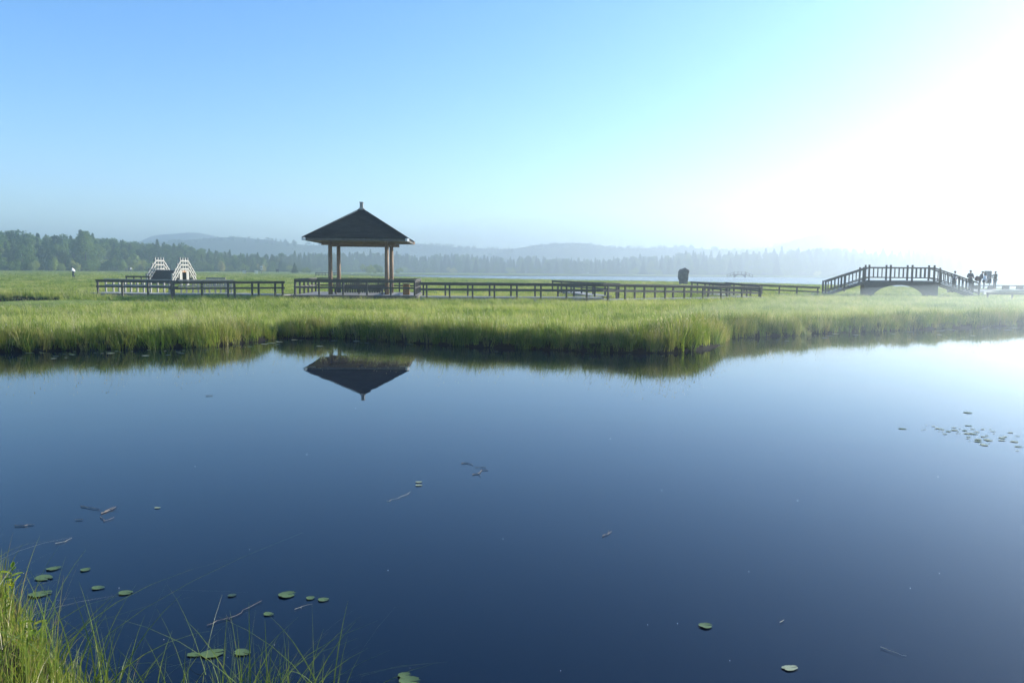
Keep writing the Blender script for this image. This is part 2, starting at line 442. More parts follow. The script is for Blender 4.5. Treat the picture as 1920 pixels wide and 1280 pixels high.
# ------------------------------------------------------------------ grass tufts
M['grass'] = leaf_mat('meadow_grass', [(0.10, 0.165, 0.024), (0.195, 0.265, 0.044), (0.32, 0.36, 0.08), (0.47, 0.43, 0.18)], 0.5, 0.45, 0.12)
M['straw_head'] = leaf_mat('pale_seed_heads', [(0.32, 0.28, 0.16), (0.42, 0.38, 0.24), (0.5, 0.46, 0.33)], 0.45, 0.6, 0.2)
M['sedge'] = leaf_mat('bank_sedge', [(0.055, 0.11, 0.016), (0.11, 0.185, 0.026), (0.21, 0.25, 0.045), (0.34, 0.30, 0.11)], 0.45, 0.4, 0.5)
M['weed'] = leaf_mat('broad_weed_leaves', [(0.05, 0.11, 0.02), (0.08, 0.16, 0.025), (0.13, 0.2, 0.035)], 0.45, 0.4, 0.5)
def blades(n, spread, h0, h1, width, bend0, bend1, r, seg=4, lean=(0, 0), heads=0.0, head_w=1.9):
    """a tuft of n curved grass blades, height about 1; returns verts, quads, material indices"""
    V, Q, MI = [], [], []
    for _ in range(n):
        a = r.uniform(0, 2 * math.pi); rad = spread * math.sqrt(r.uniform(0, 1))
        bx, by = rad * math.cos(a), rad * math.sin(a)
        h = r.uniform(h0, h1); bd = r.uniform(bend0, bend1); da = a + r.normal(0, 0.8)
        dx, dy = math.cos(da) * bd + lean[0] * h, math.sin(da) * bd + lean[1] * h
        sx, sy = -math.sin(da + r.normal(0, .7)), math.cos(da)
        w = width * r.uniform(0.6, 1.3)
        b = len(V)
        for k in range(seg + 1):
            t = k / seg
            px, py = bx + dx * t ** 2.0, by + dy * t ** 2.0
            pz = h * (t - 0.28 * bd / max(h, .1) * t ** 3)
            ww = w * (1 - t ** 1.8) + 0.0012
            V.append((px - sx * ww / 2, py - sy * ww / 2, pz)); V.append((px + sx * ww / 2, py + sy * ww / 2, pz))
        for k in range(seg):
            Q.append((b + 2 * k, b + 2 * k + 1, b + 2 * k + 3, b + 2 * k + 2)); MI.append(0)
        if r.uniform() < heads:
            tx, ty, tz = px, py, pz; hw = w * head_w * 0.5; hl = 0.07
            b = len(V)
            V += [(tx, ty, tz - 0.02), (tx - sx * hw, ty - sy * hw, tz + hl * .45), (tx + dx * .1, ty + dy * .1, tz + hl), (tx + sx * hw, ty + sy * hw, tz + hl * .45)]
            Q.append((b, b + 1, b + 2, b + 3)); MI.append(1)
    return np.array(V), np.array(Q), np.array(MI)
def tuft_proto(name, mats, *a, **k):
    V, Q, MI = blades(*a, **k)
    me = np_mesh(name, V, Q, mats, MI)
    return bpy.data.objects.new(name, me)
rt = np.random.default_rng(11)
tufts = [tuft_proto('grass_tuft_%s' % c, [M['grass'], M['straw_head']], 18, 0.30, 0.55, 1.0, 0.022, 0.1, 0.55, rt, lean=(-0.12, 0), heads=h)
         for c, h in (('a', 0.06), ('b', 0.14), ('c', 0.02), ('d', 0.26))]
tufts += [tuft_proto('sedge_tuft_%s' % c, [M['sedge'], M['straw_head']], 22, 0.25, 0.6, 1.05, 0.02, 0.1, 0.7, rt, lean=(-0.05, 0), heads=0.05) for c in 'ab']
def weed_proto(name, n):
    V, Q = [], []
    for _ in range(n):
        a = rt.uniform(0, 6.28); rad = 0.3 * math.sqrt(rt.uniform()); h = rt.uniform(0.15, 0.9)
        c = np.array([rad * math.cos(a), rad * math.sin(a), h]); d = np.array([math.cos(a), math.sin(a), rt.uniform(-.2, .7)]); d /= np.linalg.norm(d)
        s = np.cross(d, [0, 0, 1.0]); s /= np.linalg.norm(s); l = rt.uniform(.1, .2); ww = l * .28
        b = len(V); V += [c, c + d * l * .5 - s * ww, c + d * l, c + d * l * .5 + s * ww]; Q.append((b, b + 1, b + 2, b + 3))
    return bpy.data.objects.new(name, np_mesh(name, np.array(V), np.array(Q), M['weed']))
tufts.append(weed_proto('weed_tuft_h', 40))
tufts.append(tuft_proto('wild_tuft_j', [M['grass'], M['straw_head']], 16, 0.30, 0.6, 1.0, 0.03, 0.1, 0.5, rt, lean=(-0.1, 0)))
# names sort alphabetically inside the collection: grass a-d = 0-3, sedge a-b = 4-5, weed = 6, plain = 7

tufts.append(tuft_proto('yellow_stalk_tuft', [M['straw_head'], M['straw_head']], 7, 0.35, 0.9, 1.5, 0.011, 0.05, 0.45, rt, lean=(-0.15, 0), heads=0.8, head_w=3.5))
PAV_C, PAV_R = Vector((-10.2, 54.4, 0)), R(3.8)
KEEP_OUT = []            # (origin, axis, length, half width) strips without tall grass
def keep_strip(a, b, hw): KEEP_OUT.append((np.array([a[0], a[1]]), np.array([b[0], b[1]]), hw))
def free(P):
    ok = np.ones(len(P), bool)
    for a, b, hw in KEEP_OUT:
        e = b - a; l = np.linalg.norm(e); e = e / l
        w = P - a; t = w @ e; s = np.abs(w @ np.array([-e[1], e[0]]))
        ok &= ~((t > -0.1) & (t < l + 0.1) & (s < hw))
    return ok

# ------------------------------------------------------------------ pavilion
def rot2(p, a, c):
    return (c.x + p[0] * math.cos(a) - p[1] * math.sin(a), c.y + p[0] * math.sin(a) + p[1] * math.cos(a))
DECK_Z = 0.61
pav = empty('pavilion', (PAV_C.x, PAV_C.y, DECK_Z), PAV_R, 'square open pavilion with dark pyramid roof on log columns and a railed deck', 'pavilion')
HALF = 3.82
d = MB()
for i in range(26):
    y0 = -HALF + i * 2 * HALF / 26
    d.box((0, y0 + HALF / 26, -0.045), (2 * HALF, 2 * HALF / 26 - 0.015, 0.07))
d.build('deck_floor', M['deck'], pav)
e = MB()
e.box((0, -HALF - 0.03, -0.13), (2 * HALF + 0.1, 0.06, 0.24)); e.box((0, HALF + 0.03, -0.13), (2 * HALF + 0.1, 0.06, 0.24))
e.box((-HALF - 0.03, 0, -0.13), (0.06, 2 * HALF, 0.24)); e.box((HALF + 0.03, 0, -0.13), (0.06, 2 * HALF, 0.24))
for x in (-3.5, -1.2, 1.2, 3.5):
    for y in (-3.6, 0, 3.6): e.box((x, y, -0.5), (0.2, 0.2, 0.7))
e.build('deck_edge', M['wood'], pav, bevel=0.01)
CS = 1.83
for sx in (-1, 1):
    for sy in (-1, 1):
        MB().tube([(sx * CS, sy * CS, -0.01), (sx * CS, sy * CS, 1.6), (sx * CS, sy * CS, 3.25)], [0.145, 0.138, 0.13], 18).build('column', M['log'], pav, smooth=True)
b = MB()
for s in (-1, 1):
    b.box((0, s * CS, 3.28), (2 * CS + 1.1, 0.16, 0.2)); b.box((s * CS, 0, 3.35), (0.155, 2 * CS + 1.1, 0.2))
b.box((0, 0, 3.56), (0.14, 2 * CS + 0.1, 0.16)); 
b.build('ring_beam', M['beam'], pav, bevel=0.01)
# hip roof with a slight sweep, thickness and plank underside
RS, ZE, ZA = 3.3, 3.62, 5.68
def roof_ring(t):
    z = ZE + (ZA - ZE) * t
    return RS * (1 - t), z
NT = 12
rv, rf, uvs = [], [], []
for side in range(4):
    a = side * math.pi / 2
    for k in range(NT + 1):
        hw, z = roof_ring(k / NT * 0.975)
        for u in (-1, 1):
            x, y = u * hw, -hw
            rv.append((x * math.cos(a) - y * math.sin(a), x * math.sin(a) + y * math.cos(a), z)); uvs.append((u * hw + side * 1.13, k / NT * 3.9))
    b0 = side * 2 * (NT + 1)
    for k in range(NT): rf.append((b0 + 2 * k, b0 + 2 * k + 1, b0 + 2 * k + 3, b0 + 2 * k + 2))
me = bpy.data.meshes.new('roof'); me.from_pydata(rv, [], rf); me.materials.append(M['shingle'])
ul = me.uv_layers.new(name='uv')
for p in me.polygons:
    for li in p.loop_indices: ul.data[li].uv = uvs[me.loops[li].vertex_index]
roof = link('roof', me, pav)
so = roof.modifiers.new('thick', 'SOLIDIFY'); so.thickness = 0.05; so.offset = -1
h = MB()
for sx in (-1, 1):
    for sy in (-1, 1):
        h.beam((sx * (RS + .03), sy * (RS + .03), ZE + 0.005), (sx * 0.1, sy * 0.1, ZA - 0.02), 0.09, 0.03)
h.build('hip_cap', M['shingle'], roof)
fa = MB()
for s in (-1, 1):
    fa.box((0, s * (RS - 0.05), ZE - 0.1), (2 * RS - 0.3, 0.04, 0.18)); fa.box((s * (RS - 0.05), 0, ZE - 0.1), (0.04, 2 * RS - 0.3, 0.18))
fa.build('eave_board', M['wood'], roof)
so_ = MB()
so_.add([(-RS + .1, -RS + .1, ZE - .15), (RS - .1, -RS + .1, ZE - .15), (RS - .1, RS - .1, ZE - .15), (-RS + .1, RS - .1, ZE - .15),
         (-CS, -CS, ZE - .02), (CS, -CS, ZE - .02), (CS, CS, ZE - .02), (-CS, CS, ZE - .02)],
        [(0, 1, 5, 4), (1, 2, 6, 5), (2, 3, 7, 6), (3, 0, 4, 7), (4, 5, 6, 7)])
so_.build('soffit', M['beam'], roof)
for sx in (-1, 1):
    for sy in (-1, 1):
        MB().beam((sx * (RS - 0.55), sy * (RS - 0.55), ZE - 0.085), (sx * (RS + 0.02), sy * (RS + 0.02), ZE - 0.105), 0.2, 0.19).build('rafter_end', M['metal_white'] if (sy < 0) else M['log'], roof, bevel=0.008)
fi = MB()
fi.box((0, 0, ZA + 0.17), (0.22, 0.22, 0.45)); fi.box((0, 0, ZA + 0.42), (0.27, 0.27, 0.06)); fi.box((0, 0, ZA - 0.03), (0.38, 0.38, 0.12))
fi.build('finial', M['pale_wood'], roof, bevel=0.015)
# railings around the deck
def rail_side(p0, p1, n, hgt, parent, skip=()):
    p0, p1 = Vector(p0), Vector(p1); dv = p1 - p0
    rz = math.atan2(dv.y, dv.x)
    for i in range(n + 1):
        if i in skip: continue
        q = p0 + dv * i / n
        MB().box((q.x, q.y, hgt / 2), (0.11, 0.11, hgt), rz).build('railing_post', M['wood'], parent, bevel=0.008)
    r = MB()
    r.beam(p0 + Vector((0, 0, hgt + 0.03)), p1 + Vector((0, 0, hgt + 0.03)), 0.15, 0.07)
    r.beam(p0 + Vector((0, 0, hgt - 0.08)) , p1 + Vector((0, 0, hgt - 0.08)), 0.05, 0.12)
    r.beam(p0 + Vector((0, 0, hgt * 0.5)), p1 + Vector((0, 0, hgt * 0.5)), 0.05, 0.11)
    r.build('rail', M['wood'], parent, bevel=0.006)
hp = HALF - 0.08
rail_side((-hp, -hp, 0), (hp, -hp, 0), 5, 0.93, pav)
rail_side((hp, -hp + .16, 0), (hp, hp - .16, 0), 5, 0.93, pav)
rail_side((-hp, hp, 0), (hp, hp, 0), 5, 0.93, pav)
rail_side((-hp, -hp + .16, 0), (-hp, hp - .16, 0), 5, 0.93, pav)
keep_strip(rot2((-HALF - .1, 0), PAV_R, PAV_C), rot2((HALF + .1, 0), PAV_R, PAV_C), HALF + 0.15)

def bench(name, c, length, face, label):
    x, y = rot2(c, PAV_R, PAV_C)
    t = empty(name, (x, y, DECK_Z), PAV_R + (0 if face > 0 else math.pi), label, 'bench', 'slatted benches in the pavilion')
    s = MB()
    for k in range(4): s.box((0, 0.06 + k * 0.11, 0.43), (length, 0.09, 0.04))
    s.build('seat', M['wood'], t)
    bk = MB()
    n = int(length / 0.13)
    for k in range(n + 1): bk.box((-length / 2 + k * length / n, -0.02, 0.62), (0.06, 0.03, 0.42))
    bk.box((0, -0.02, 0.86), (length + .05, 0.06, 0.08)); bk.box((0, -0.025, 0.37), (length + .05, 0.05, 0.1))
    bk.build('backrest', M['wood'], t)
    for sx in (-1, 0, 1):
        MB().box((sx * (length / 2 - 0.1), 0.22, 0.2), (0.08, 0.36, 0.4)).build('leg', M['wood'], t)
    p = MB()
    for k in range(int(length / 0.16)): p.box((-length / 2 + 0.08 + k * 0.16, -0.025, 0.2), (0.12, 0.025, 0.2))
    p.build('skirt', M['wood'], t)
bench('bench', (0, -CS + 0.0), 3.2, 1, 'slatted dark bench with high back between the two front pavilion columns')
bench('bench', (0, CS - 0.0), 3.2, -1, 'slatted dark bench along the back pavilion columns facing the water')
x, y = rot2((3.15, -2.6), PAV_R, PAV_C)
bn = empty('litter_bin', (x, y, DECK_Z), PAV_R, 'orange brown wooden litter bin in the right corner of the pavilion deck', 'bin')
MB().box((0, 0, 0.34), (0.42, 0.42, 0.66)).build('body', M['box_wood'], bn, bevel=0.02)
MB().box((0, 0, 0.70), (0.47, 0.47, 0.05)).build('lid', M['beam'], bn, bevel=0.01)

# ------------------------------------------------------------------ boardwalks and their railings
def railing(pts, posts, label, h=0.83, z=0.58, mat='wood', thick=0.11, group='boardwalk railings', low=True, sub=0.5):
    """one straight run of post and rail railing from a to b; posts are given as photo columns or a count"""
    a, b = Vector(pts[0]), Vector(pts[1])
    t = empty('railing', (a.x, a.y, z), 0, label, 'railing', group)
    dv = b - a; rz = math.atan2(dv.y, dv.x)
    if isinstance(posts, int): fr = [i / (posts - 1) for i in range(posts)]
    else:
        fr = []
        for px in posts:
            lo, hi = -0.05, 1.05
            for _ in range(40):
                m_ = (lo + hi) / 2
                q = a + dv * m_
                if (project((q.x, q.y, z))[0] < px) == (project((b.x, b.y, z))[0] > project((a.x, a.y, z))[0]): lo = m_
                else: hi = m_
            fr.append(min(max(lo, 0), 1))
    for f_ in fr:
        q = dv * f_
        g = -0.5
        MB().box((q.x, q.y, q.z + (h + g) / 2 - 0.01), (thick, thick, h - g), rz).build('post', M[mat], t, bevel=0.008)
    r = MB()
    ex = dv.normalized() * 0.1
    r.beam(-ex + Vector((0, 0, h + .0)), dv + ex + Vector((0, 0, h)), 0.15, 0.055)
    r.beam(-ex + Vector((0, 0, h - .085)), dv + ex + Vector((0, 0, h - .085)), 0.05, 0.10)
    r.build('top_rail', M[mat], t, bevel=0.006)
    if low:
        MB().beam(-ex + Vector((0, 0, h * sub)), dv + ex + Vector((0, 0, h * sub)), 0.05, 0.11).build('lower_rail', M[mat], t, bevel=0.006)
    return t
def walk(pts, width, z=0.56):
    """a boardwalk deck along a polyline"""
    for a, b in zip(pts[:-1], pts[1:]):
        a, b = Vector((*a, 0)), Vector((*b, 0))
        keep_strip(a, b, width / 2 + 0.12)
    m = MB()
    for i, (a, b) in enumerate(zip(pts[:-1], pts[1:])):
        a, b = Vector((*a, 0)), Vector((*b, 0)); e = (b - a); l = e.length; e.normalize(); s = Vector((-e.y, e.x, 0))
        n = max(1, int(l / 0.18)); zz = z - 0.006 * i
        for k in range(n):
            c = a + e * ((k + .5) * l / n)
            m.box((c.x, c.y, zz - 0.03), (l / n - 0.012, width, 0.06), math.atan2(e.y, e.x))
        for sd in (-1, 1):
            m.beam(a + s * sd * (width / 2 - .1) + Vector((0, 0, zz - .15)), b + s * sd * (width / 2 - .1) + Vector((0, 0, zz - .15)), 0.08, 0.17)
    o = m.build('boardwalk', M['deck']); tag(o, kind='structure')
    return o
def XY(px, Y, z=1.41): return tuple(on_y(px, Y, z).xy)
A0, A1, A2 = XY(789, 50.5), XY(1128, 51.0), XY(1428, 60.0, 1.15)
B0, B1, B2 = XY(789, 52.2), XY(1036, 53.0), XY(1128, 53.0)
railing([(*A0, 0), (*A1, 0)], [800, 843, 886, 927, 969, 1014, 1062, 1100], 'near railing of the boardwalk just right of the pavilion, six long bays')
railing([(*B0, 0), (*B2, 0)], [794, 835, 877, 918, 958, 1003, 1046, 1076, 1115], 'far railing of the boardwalk just right of the pavilion, seen between the near posts')
railing([(*A1, 0), (*A2, -0.26)], [1140, 1172, 1208, 1247, 1283, 1318, 1352, 1391, 1426], 'near railing running from mid meadow to the zigzag in front of the dark stone')
C1 = XY(1409, 62, 1.15)
railing([(*B2, 0), (*C1, -0.26)], [1156, 1190, 1228, 1262, 1296, 1328, 1363, 1400], 'far railing running from mid meadow to the zigzag in front of the dark stone')
D0, D1 = XY(1036, 69), XY(1160, 54.6)
railing([(*D0, 0), (*D1, 0)], 7, 'short railing slanting back from the middle of the right boardwalk')
E0, E1 = XY(1297, 69), XY(1535, 69.3, 1.0)
railing([(*E0, -0.04), (*E1, -0.40)], [1297, 1330, 1362, 1395, 1428, 1461, 1494, 1533], 'railing slanting down from the dark stone to the foot of the arched bridge')
railing([(*XY(1308, 68), -0.09), (*XY(1368, 62.5, 1.16), -0.25)], 5, 'left zigzag railing below the dark stone with a pale sunlit top')
railing([(*XY(1362, 66.5), -0.12), (*XY(1424, 60.8, 1.14), -0.27)], 5, 'right zigzag railing below the dark stone ending at the last post')
mid = lambda p, q: ((p[0] + q[0]) / 2, (p[1] + q[1]) / 2)
walk([mid(A0, B0), mid(A1, B2)], 1.7)
walk([mid(A1, B2), mid(A2, C1)], 1.7, 0.42)
walk([XY(1335, 68), XY(1398, 62)], 1.5, 0.40)
walk([XY(1062, 69), XY(1130, 56)], 1.4, 0.54)
walk([XY(1335, 70.3), XY(1535, 70.3)], 1.5, 0.38)
# left of the pavilion
F0, F1 = XY(320, 47.6), XY(531, 52.0)
railing([(*F0, 0), (*F1, 0)], [322, 379, 428, 440, 473, 485, 516, 530], 'near railing left of the pavilion with wide open bays')
railing([(*XY(182, 51.6), 0), (*XY(331, 50.6), 0)], [184, 230, 278, 326], 'dark railing at the far left with a long top rail, in front of pale posts')
railing([(*XY(198, 57), 0), (*XY(322, 55), 0)], [199, 213, 224, 235, 246, 258, 270, 283, 296, 308, 318], 'row of closely set sunlit posts behind the dark left railing', mat='pale_wood', z=0.56)  # sunlight on these posts is painted in with the paler wood
railing([(*XY(336, 55.2), 0), (*XY(436, 57), 0)], [340, 350, 362, 372, 384, 393, 404, 414, 424, 434], 'sunlit posts behind the near railing left of the pavilion', mat='pale_wood', z=0.56)
walk([XY(185, 54), XY(325, 52.6), XY(440, 54.5), XY(545, 53)], 1.7, 0.55)
railing([(*XY(237, 76), 0), (*XY(279, 76), 0)], 4, 'low dark rail leading to the left foot of the stepped bridge', h=0.7, z=0.7, low=False)
railing([(*XY(388, 76), 0), (*XY(421, 76), 0)], 9, 'pale low rail with knobby posts right of the stepped bridge', h=0.62, z=0.7, low=False, mat='pale_wood')
railing([(*XY(592, 180), 0), (*XY(634, 180), 0)], 8, 'small distant railing in the meadow behind the pavilion columns', h=0.9, z=0.5)

# ------------------------------------------------------------------ arched bridge on the right
def arched_bridge(px, Y, rz, label, flat=5.15, flight=3.5, zd=1.68, z_end=0.42, width=1.8, hr=1.08, scale=1.0, mat='wood', simple=False):
    c = on_y(px, Y, zd)
    t = empty('arched_bridge', (c.x, c.y, 0), rz, label, 'bridge')
    t.scale = (scale,) * 3
    if simple: t.location.z = 0.45
    hf = flat / 2; W = width / 2
    fl = MB(); fl.box((0, 0, zd - 0.04), (flat, width, 0.08))
    n = 8
    for s in (-1, 1):
        for k in range(n):
            x = s * (hf + (k + .5) * flight / n); z = zd - (k + 1) * (zd - z_end) / (n + 1)
            fl.box((x, 0, z - 0.03), (flight / n + 0.03, width - .1, 0.06)); fl.box((x - s * flight / n / 2, 0, z + 0.05), (0.03, width - .12, 0.12))
    fl.build('deck_floor', M['deck'], t)
    for sy in (-1, 1):
        # girder with an arch cut out of it
        ns = 20; V = []; Fc = []
        for k in range(ns + 1):
            u = -1 + 2 * k / ns; x = u * (hf + 0.35)
            top = zd - 0.09 if abs(x) < hf else zd - 0.09 - (abs(x) - hf) * 0.42
            xa = x / 2.3
            bot = 1.28 - 0.5 * xa * xa - 0.45 * abs(xa) ** 4 if abs(xa) < 1 else 0.0
            bot = max(bot, 0.0)
            for yy in (-0.06, 0.06):
                V += [(x, sy * W + yy, bot), (x, sy * W + yy, top)]
        for k in range(ns):
            b0 = 4 * k; b1 = b0 + 4
            Fc += [(b0, b1, b1 + 1, b0 + 1), (b0 + 2, b0 + 3, b1 + 3, b1 + 2), (b0 + 1, b1 + 1, b1 + 3, b0 + 3), (b0, b0 + 2, b1 + 2, b1)]
        Fc += [(0, 1, 3, 2), (4 * ns, 4 * ns + 2, 4 * ns + 3, 4 * ns + 1)]
        MB().add(V, Fc).build('arch_girder', M[mat], t)
        st = MB()
        for s in (-1, 1):
            st.beam((s * hf, sy * W, zd - 0.1), (s * (hf + flight), sy * W, z_end - 0.1), 0.08, 0.2)
        st.build('stringer', M[mat], t)
        # posts
        px_ = [-hf, -hf / 3, hf / 3, hf]
        for x in px_:
            MB().box((x, sy * W, zd + 0.6), (0.14, 0.14, 1.4)).box((x, sy * W, zd + 1.3), (0.16, 0.16, 0.06)).build('post', M[mat], t, bevel=0.01)
        for s in (-1, 1):
            for fr_ in (0.13, 0.56, 1.0):
                x = s * (hf + flight * fr_); z = zd - (zd - z_end) * fr_
                ex = 0.2 if fr_ < 0.5 else 0.07
                MB().box((x, sy * W, z - 0.3 + (hr + ex + 0.3) / 2), (0.14, 0.14, hr + ex + 0.3)).build('post', M[mat], t, bevel=0.01)
        r = MB()
        for hh, th in ((hr, 0.12), (0.24, 0.09)):
            r.beam((-hf, sy * W, zd + hh), (hf, sy * W, zd + hh), 0.09, th)
            for s in (-1, 1):
                r.beam((s * hf, sy * W, zd + hh), (s * (hf + flight), sy * W, z_end + hh), 0.088, th)
        r.build('handrail', M[mat], t)
        if not simple:
            for i in range(3):
                for k in range(4):
                    x = -hf + (i + (k + 1) / 5) * flat / 3
                    MB().box((x, sy * W, zd + 0.64), (0.08, 0.05, 0.84)).build('baluster', M[mat], t)
            for s in (-1, 1):
                for k in range(9):
                    f_ = 0.13 + (k + 1) / 10.5 * 0.87
                    if abs(f_ - 0.56) < 0.03: continue
                    x = s * (hf + flight * f_); z = zd - (zd - z_end) * f_
                    MB().box((x, sy * W, z + 0.64), (0.08, 0.05, 0.84)).build('baluster', M[mat], t)
    u = Vector((math.cos(rz), math.sin(rz), 0)) * (hf + flight + .1) * scale
    keep_strip((c.x - u.x, c.y - u.y), (c.x + u.x, c.y + u.y), width * scale / 2 + 0.1)
    return t
arched_bridge(1685, 70, R(-14), 'dark wooden arched bridge with balustrades at the right beside standing people')
arched_bridge(1387, 270, R(-12), 'small hazy arched footbridge far across the lake', simple=True, scale=.68)

# ------------------------------------------------------------------ stepped bridge on the left, seen almost end on
def stepped_bridge():
    Y0 = 80.0
    cR, cL = on_y(345, Y0, 1.0), on_y(299, Y0, 1.0)
    c = (cR + cL) / 2; W = (cR - cL).length / 2
    t = empty('stepped_bridge', (c.x, c.y, 0), 0, 'sunlit pale wooden bridge with two steep stepped railings standing in the meadow at left', 'bridge')  # posts, rails and side wall take a lighter wood colour to look sunlit
    zd, ze, hf, fl = 2.0, 0.55, 0.92, 1.85
    m = MB(); m.box((0, 0, zd - 0.05), (2 * W, 2 * hf, 0.08)); m.build('deck_floor', M['deck'], t)
    n = 8; s_ = MB()
    for s in (-1, 1):
        for k in range(n):
            y = s * (hf + (k + .5) * fl / n); z = zd - (k + 1) * (zd - ze) / (n + 1)
            s_.box((0, y, z - .03), (2 * W - .1, fl / n + .03, 0.05)); s_.box((0, y - s * fl / n / 2, z + .05), (2 * W - .12, .03, .13))
    s_.build('steps', M['wood'], t)
    for sx in (-1, 1):
        x = sx * W
        for k in range(4):
            y = -hf + k * 2 * hf / 3
            MB().box((x, y, zd + 0.52), (0.15, 0.15, 1.45)).build('post', M['pale_wood'], t, bevel=0.01)
        for s in (-1, 1):
            for k in range(1, 4):
                y = s * (hf + fl * k / 3); z = zd - (zd - ze) * k / 3
                MB().box((x, y, z + 0.42), (0.15, 0.15, 1.42)).build('post', M['pale_wood'], t, bevel=0.01)
        r = MB()
        for hh in (0.9, 0.5, 0.1):
            r.beam((x + .09, -hf, zd + hh), (x + .09, hf, zd + hh), 0.05, 0.15)
            for s in (-1, 1): r.beam((x + .09, s * hf, zd + hh), (x + .09, s * (hf + fl + .1), ze + hh), 0.05, 0.14)
        r.build('handrail', M['pale_wood'], t)
    # side wall with a square opening under the right railing
    p = MB(); x = W + 0.03
    p.box((x, -0.82, 1.15), (0.06, 0.62, 1.6)); p.box((x, 0.82, 1.15), (0.06, 0.62, 1.6))
    p.build('side_wall', M['pale_wood'], t)
    MB().box((x, 0, 1.86), (0.07, 1.0, 0.18)).build('lintel', M['box_wood'], t)
    keep_strip((c.x, c.y - 3.4), (c.x, c.y + 3.4), W + .1)
stepped_bridge()

# ------------------------------------------------------------------ standing stone, signs, far furniture
def stone():
    c = on_y(1281, 110, 0.5)
    z0 = gz_at(c.x, c.y) - 0.15
    rr = np.random.default_rng(3)
    prof = [(0.0, -0.44, 0.42), (0.22, -0.45, 0.43), (0.30, -0.42, 0.44), (0.42, -0.50, 0.46), (0.7, -0.54, 0.48), (1.0, -0.54, 0.53), (1.2, -0.53, 0.58), (1.38, -0.45, 0.57), (1.47, -0.36, 0.42), (1.55, -0.05, 0.26), (1.62, 0.02, 0.16)]
    V, Fc, n = [], [], 14
    for z, l, r in prof:
        for k in range(n):
            a = 2 * math.pi * k / n
            cx, hw = (l + r) / 2, (r - l) / 2
            j = 1 + rr.normal(0, 0.03)
            ca, sa = math.cos(a), math.sin(a)
            ca = math.copysign(abs(ca) ** .6, ca); sa = math.copysign(abs(sa) ** .6, sa)
            V.append((cx + hw * ca * j, hw * 0.55 * sa * j, z + rr.normal(0, 0.015)))
    for i in range(len(prof) - 1):
        for k in range(n): Fc.append((i * n + k, i * n + (k + 1) % n, (i + 1) * n + (k + 1) % n, (i + 1) * n + k))
    Fc.append(tuple(range((len(prof) - 1) * n, len(prof) * n)))
    o = MB().add(V, Fc).build('standing_stone', M['stone']); o.location = (c.x, c.y, 0.6); o.scale = (1.36, 1.36, 1.36)
    tag(o, 'dark blocky boulder standing upright at the lake edge', 'stone')
stone()
p = on_y(490.5, 255, .5); t = empty('signpost', (p.x, p.y, gz_at(p.x, p.y)), 0, 'thin post with two small white plates in the far meadow left of the pavilion', 'sign')
MB().tube([(0, 0, -.1), (0, 0, 2.5)], 0.06).build('post', M['wood'], t)
MB().box((0, -.09, 2.25), (0.75, 0.06, 0.5)).build('plate', M['white_paint'], t); MB().box((0, -.09, 1.5), (0.65, 0.06, 0.35)).build('plate', M['white_paint'], t)
p = on_y(520, 290, .5); t = empty('notice_board', (p.x, p.y, gz_at(p.x, p.y)), 0, 'dark square notice board far out in the meadow left of the lone conifer', 'sign')
MB().box((0, 0, 0.95), (1.1, 0.12, 0.95)).build('board', M['dark'], t, bevel=.02)
for s in (-1, 1): MB().box((s * .4, .1, 0.4), (0.1, 0.07, 0.9)).build('leg', M['wood'], t)
p = on_y(470.5, 236, .5); t = empty('footbridge', (p.x, p.y, gz_at(p.x, p.y)), 0, 'tiny low footbridge with white end panels in the far meadow', 'bridge')
MB().box((0, 0, 0.75), (2.6, 1.2, 0.18)).build('deck_floor', M['wood'], t)
for s in (-1, 1):
    m = MB(); m.box((s * 1.75, -.6, 0.9), (0.95, 0.06, 0.22)); m.box((s * 1.75, -.6, 0.45), (0.95, 0.06, 0.2))
    for q in (-.42, 0, .42): m.box((s * 1.75 + q, -.55, 0.5), (0.1, 0.06, 1.1))
    m.build('end_rail', M['white_paint'], t)
for q in (-1.6, .6): MB().box((q, 0, 1.1), (0.08, 0.08, 2.0 if q < 0 else 1.0)).build('post', M['wood'], t)
# far track through the meadow
m = MB()
for Y_, x0, x1 in ((205, -140, -72), (300, -220, -60)):
    m.box(((x0 + x1) / 2, Y_, 0.42), (x1 - x0, 1.6 if Y_ < 250 else 4, 0.35))
tag(m.build('path', M['deck']), kind='structure')

# right boardwalk with low kerb rails where the people stand
walk([XY(1826, 69.2, .8), XY(1842, 73.5, .8)], 1.6, 0.80); walk([XY(1800, 72, .8), XY(1850, 75, .8), XY(2060, 78, .8)], 2.4, 0.86)
t = empty('kerb_rail', (*XY(1822, 76.5, .8), 0.86), 0, 'low dark kerb rail on blocks along the right boardwalk behind the people', 'railing')
o = Vector((*XY(1822, 76.5, .8), 0)); e_ = Vector((*XY(2050, 79.4, .8), 0)) - o
MB().beam(Vector((0, 0, .34)), e_ + Vector((0, 0, .34)), 0.14, 0.1).build('top_rail', M['wood'], t)
for k in range(9):
    q = e_ * (0.04 + k * 0.115)
    MB().box((q.x, q.y, .14), (0.75, 0.13, 0.29), math.atan2(e_.y, e_.x)).build('block', M['wood'], t)
railing([(*XY(1852, 64, .6), 0), (*XY(1990, 64, .6), 0)], 4, 'short low rail half hidden in pale grass below the people', h=0.35, z=0.45, low=False)
p = on_y(1850.5, 77.0, .86); t = empty('display_board', (p.x, p.y, 0.86), R(6), 'dark framed display board standing behind the people on the boardwalk', 'sign')
MB().box((0, 0, 1.25), (0.6, 0.06, 0.85)).build('panel', M['deck'], t); 
f_ = MB(); f_.box((0, -.01, 1.7), (.7, .1, .06)); f_.box((0, -.01, .8), (.7, .1, .06)); f_.box((-.32, -.01, 1.25), (.06, .1, .84)); f_.box((.32, -.01, 1.25), (.06, .1, .84))
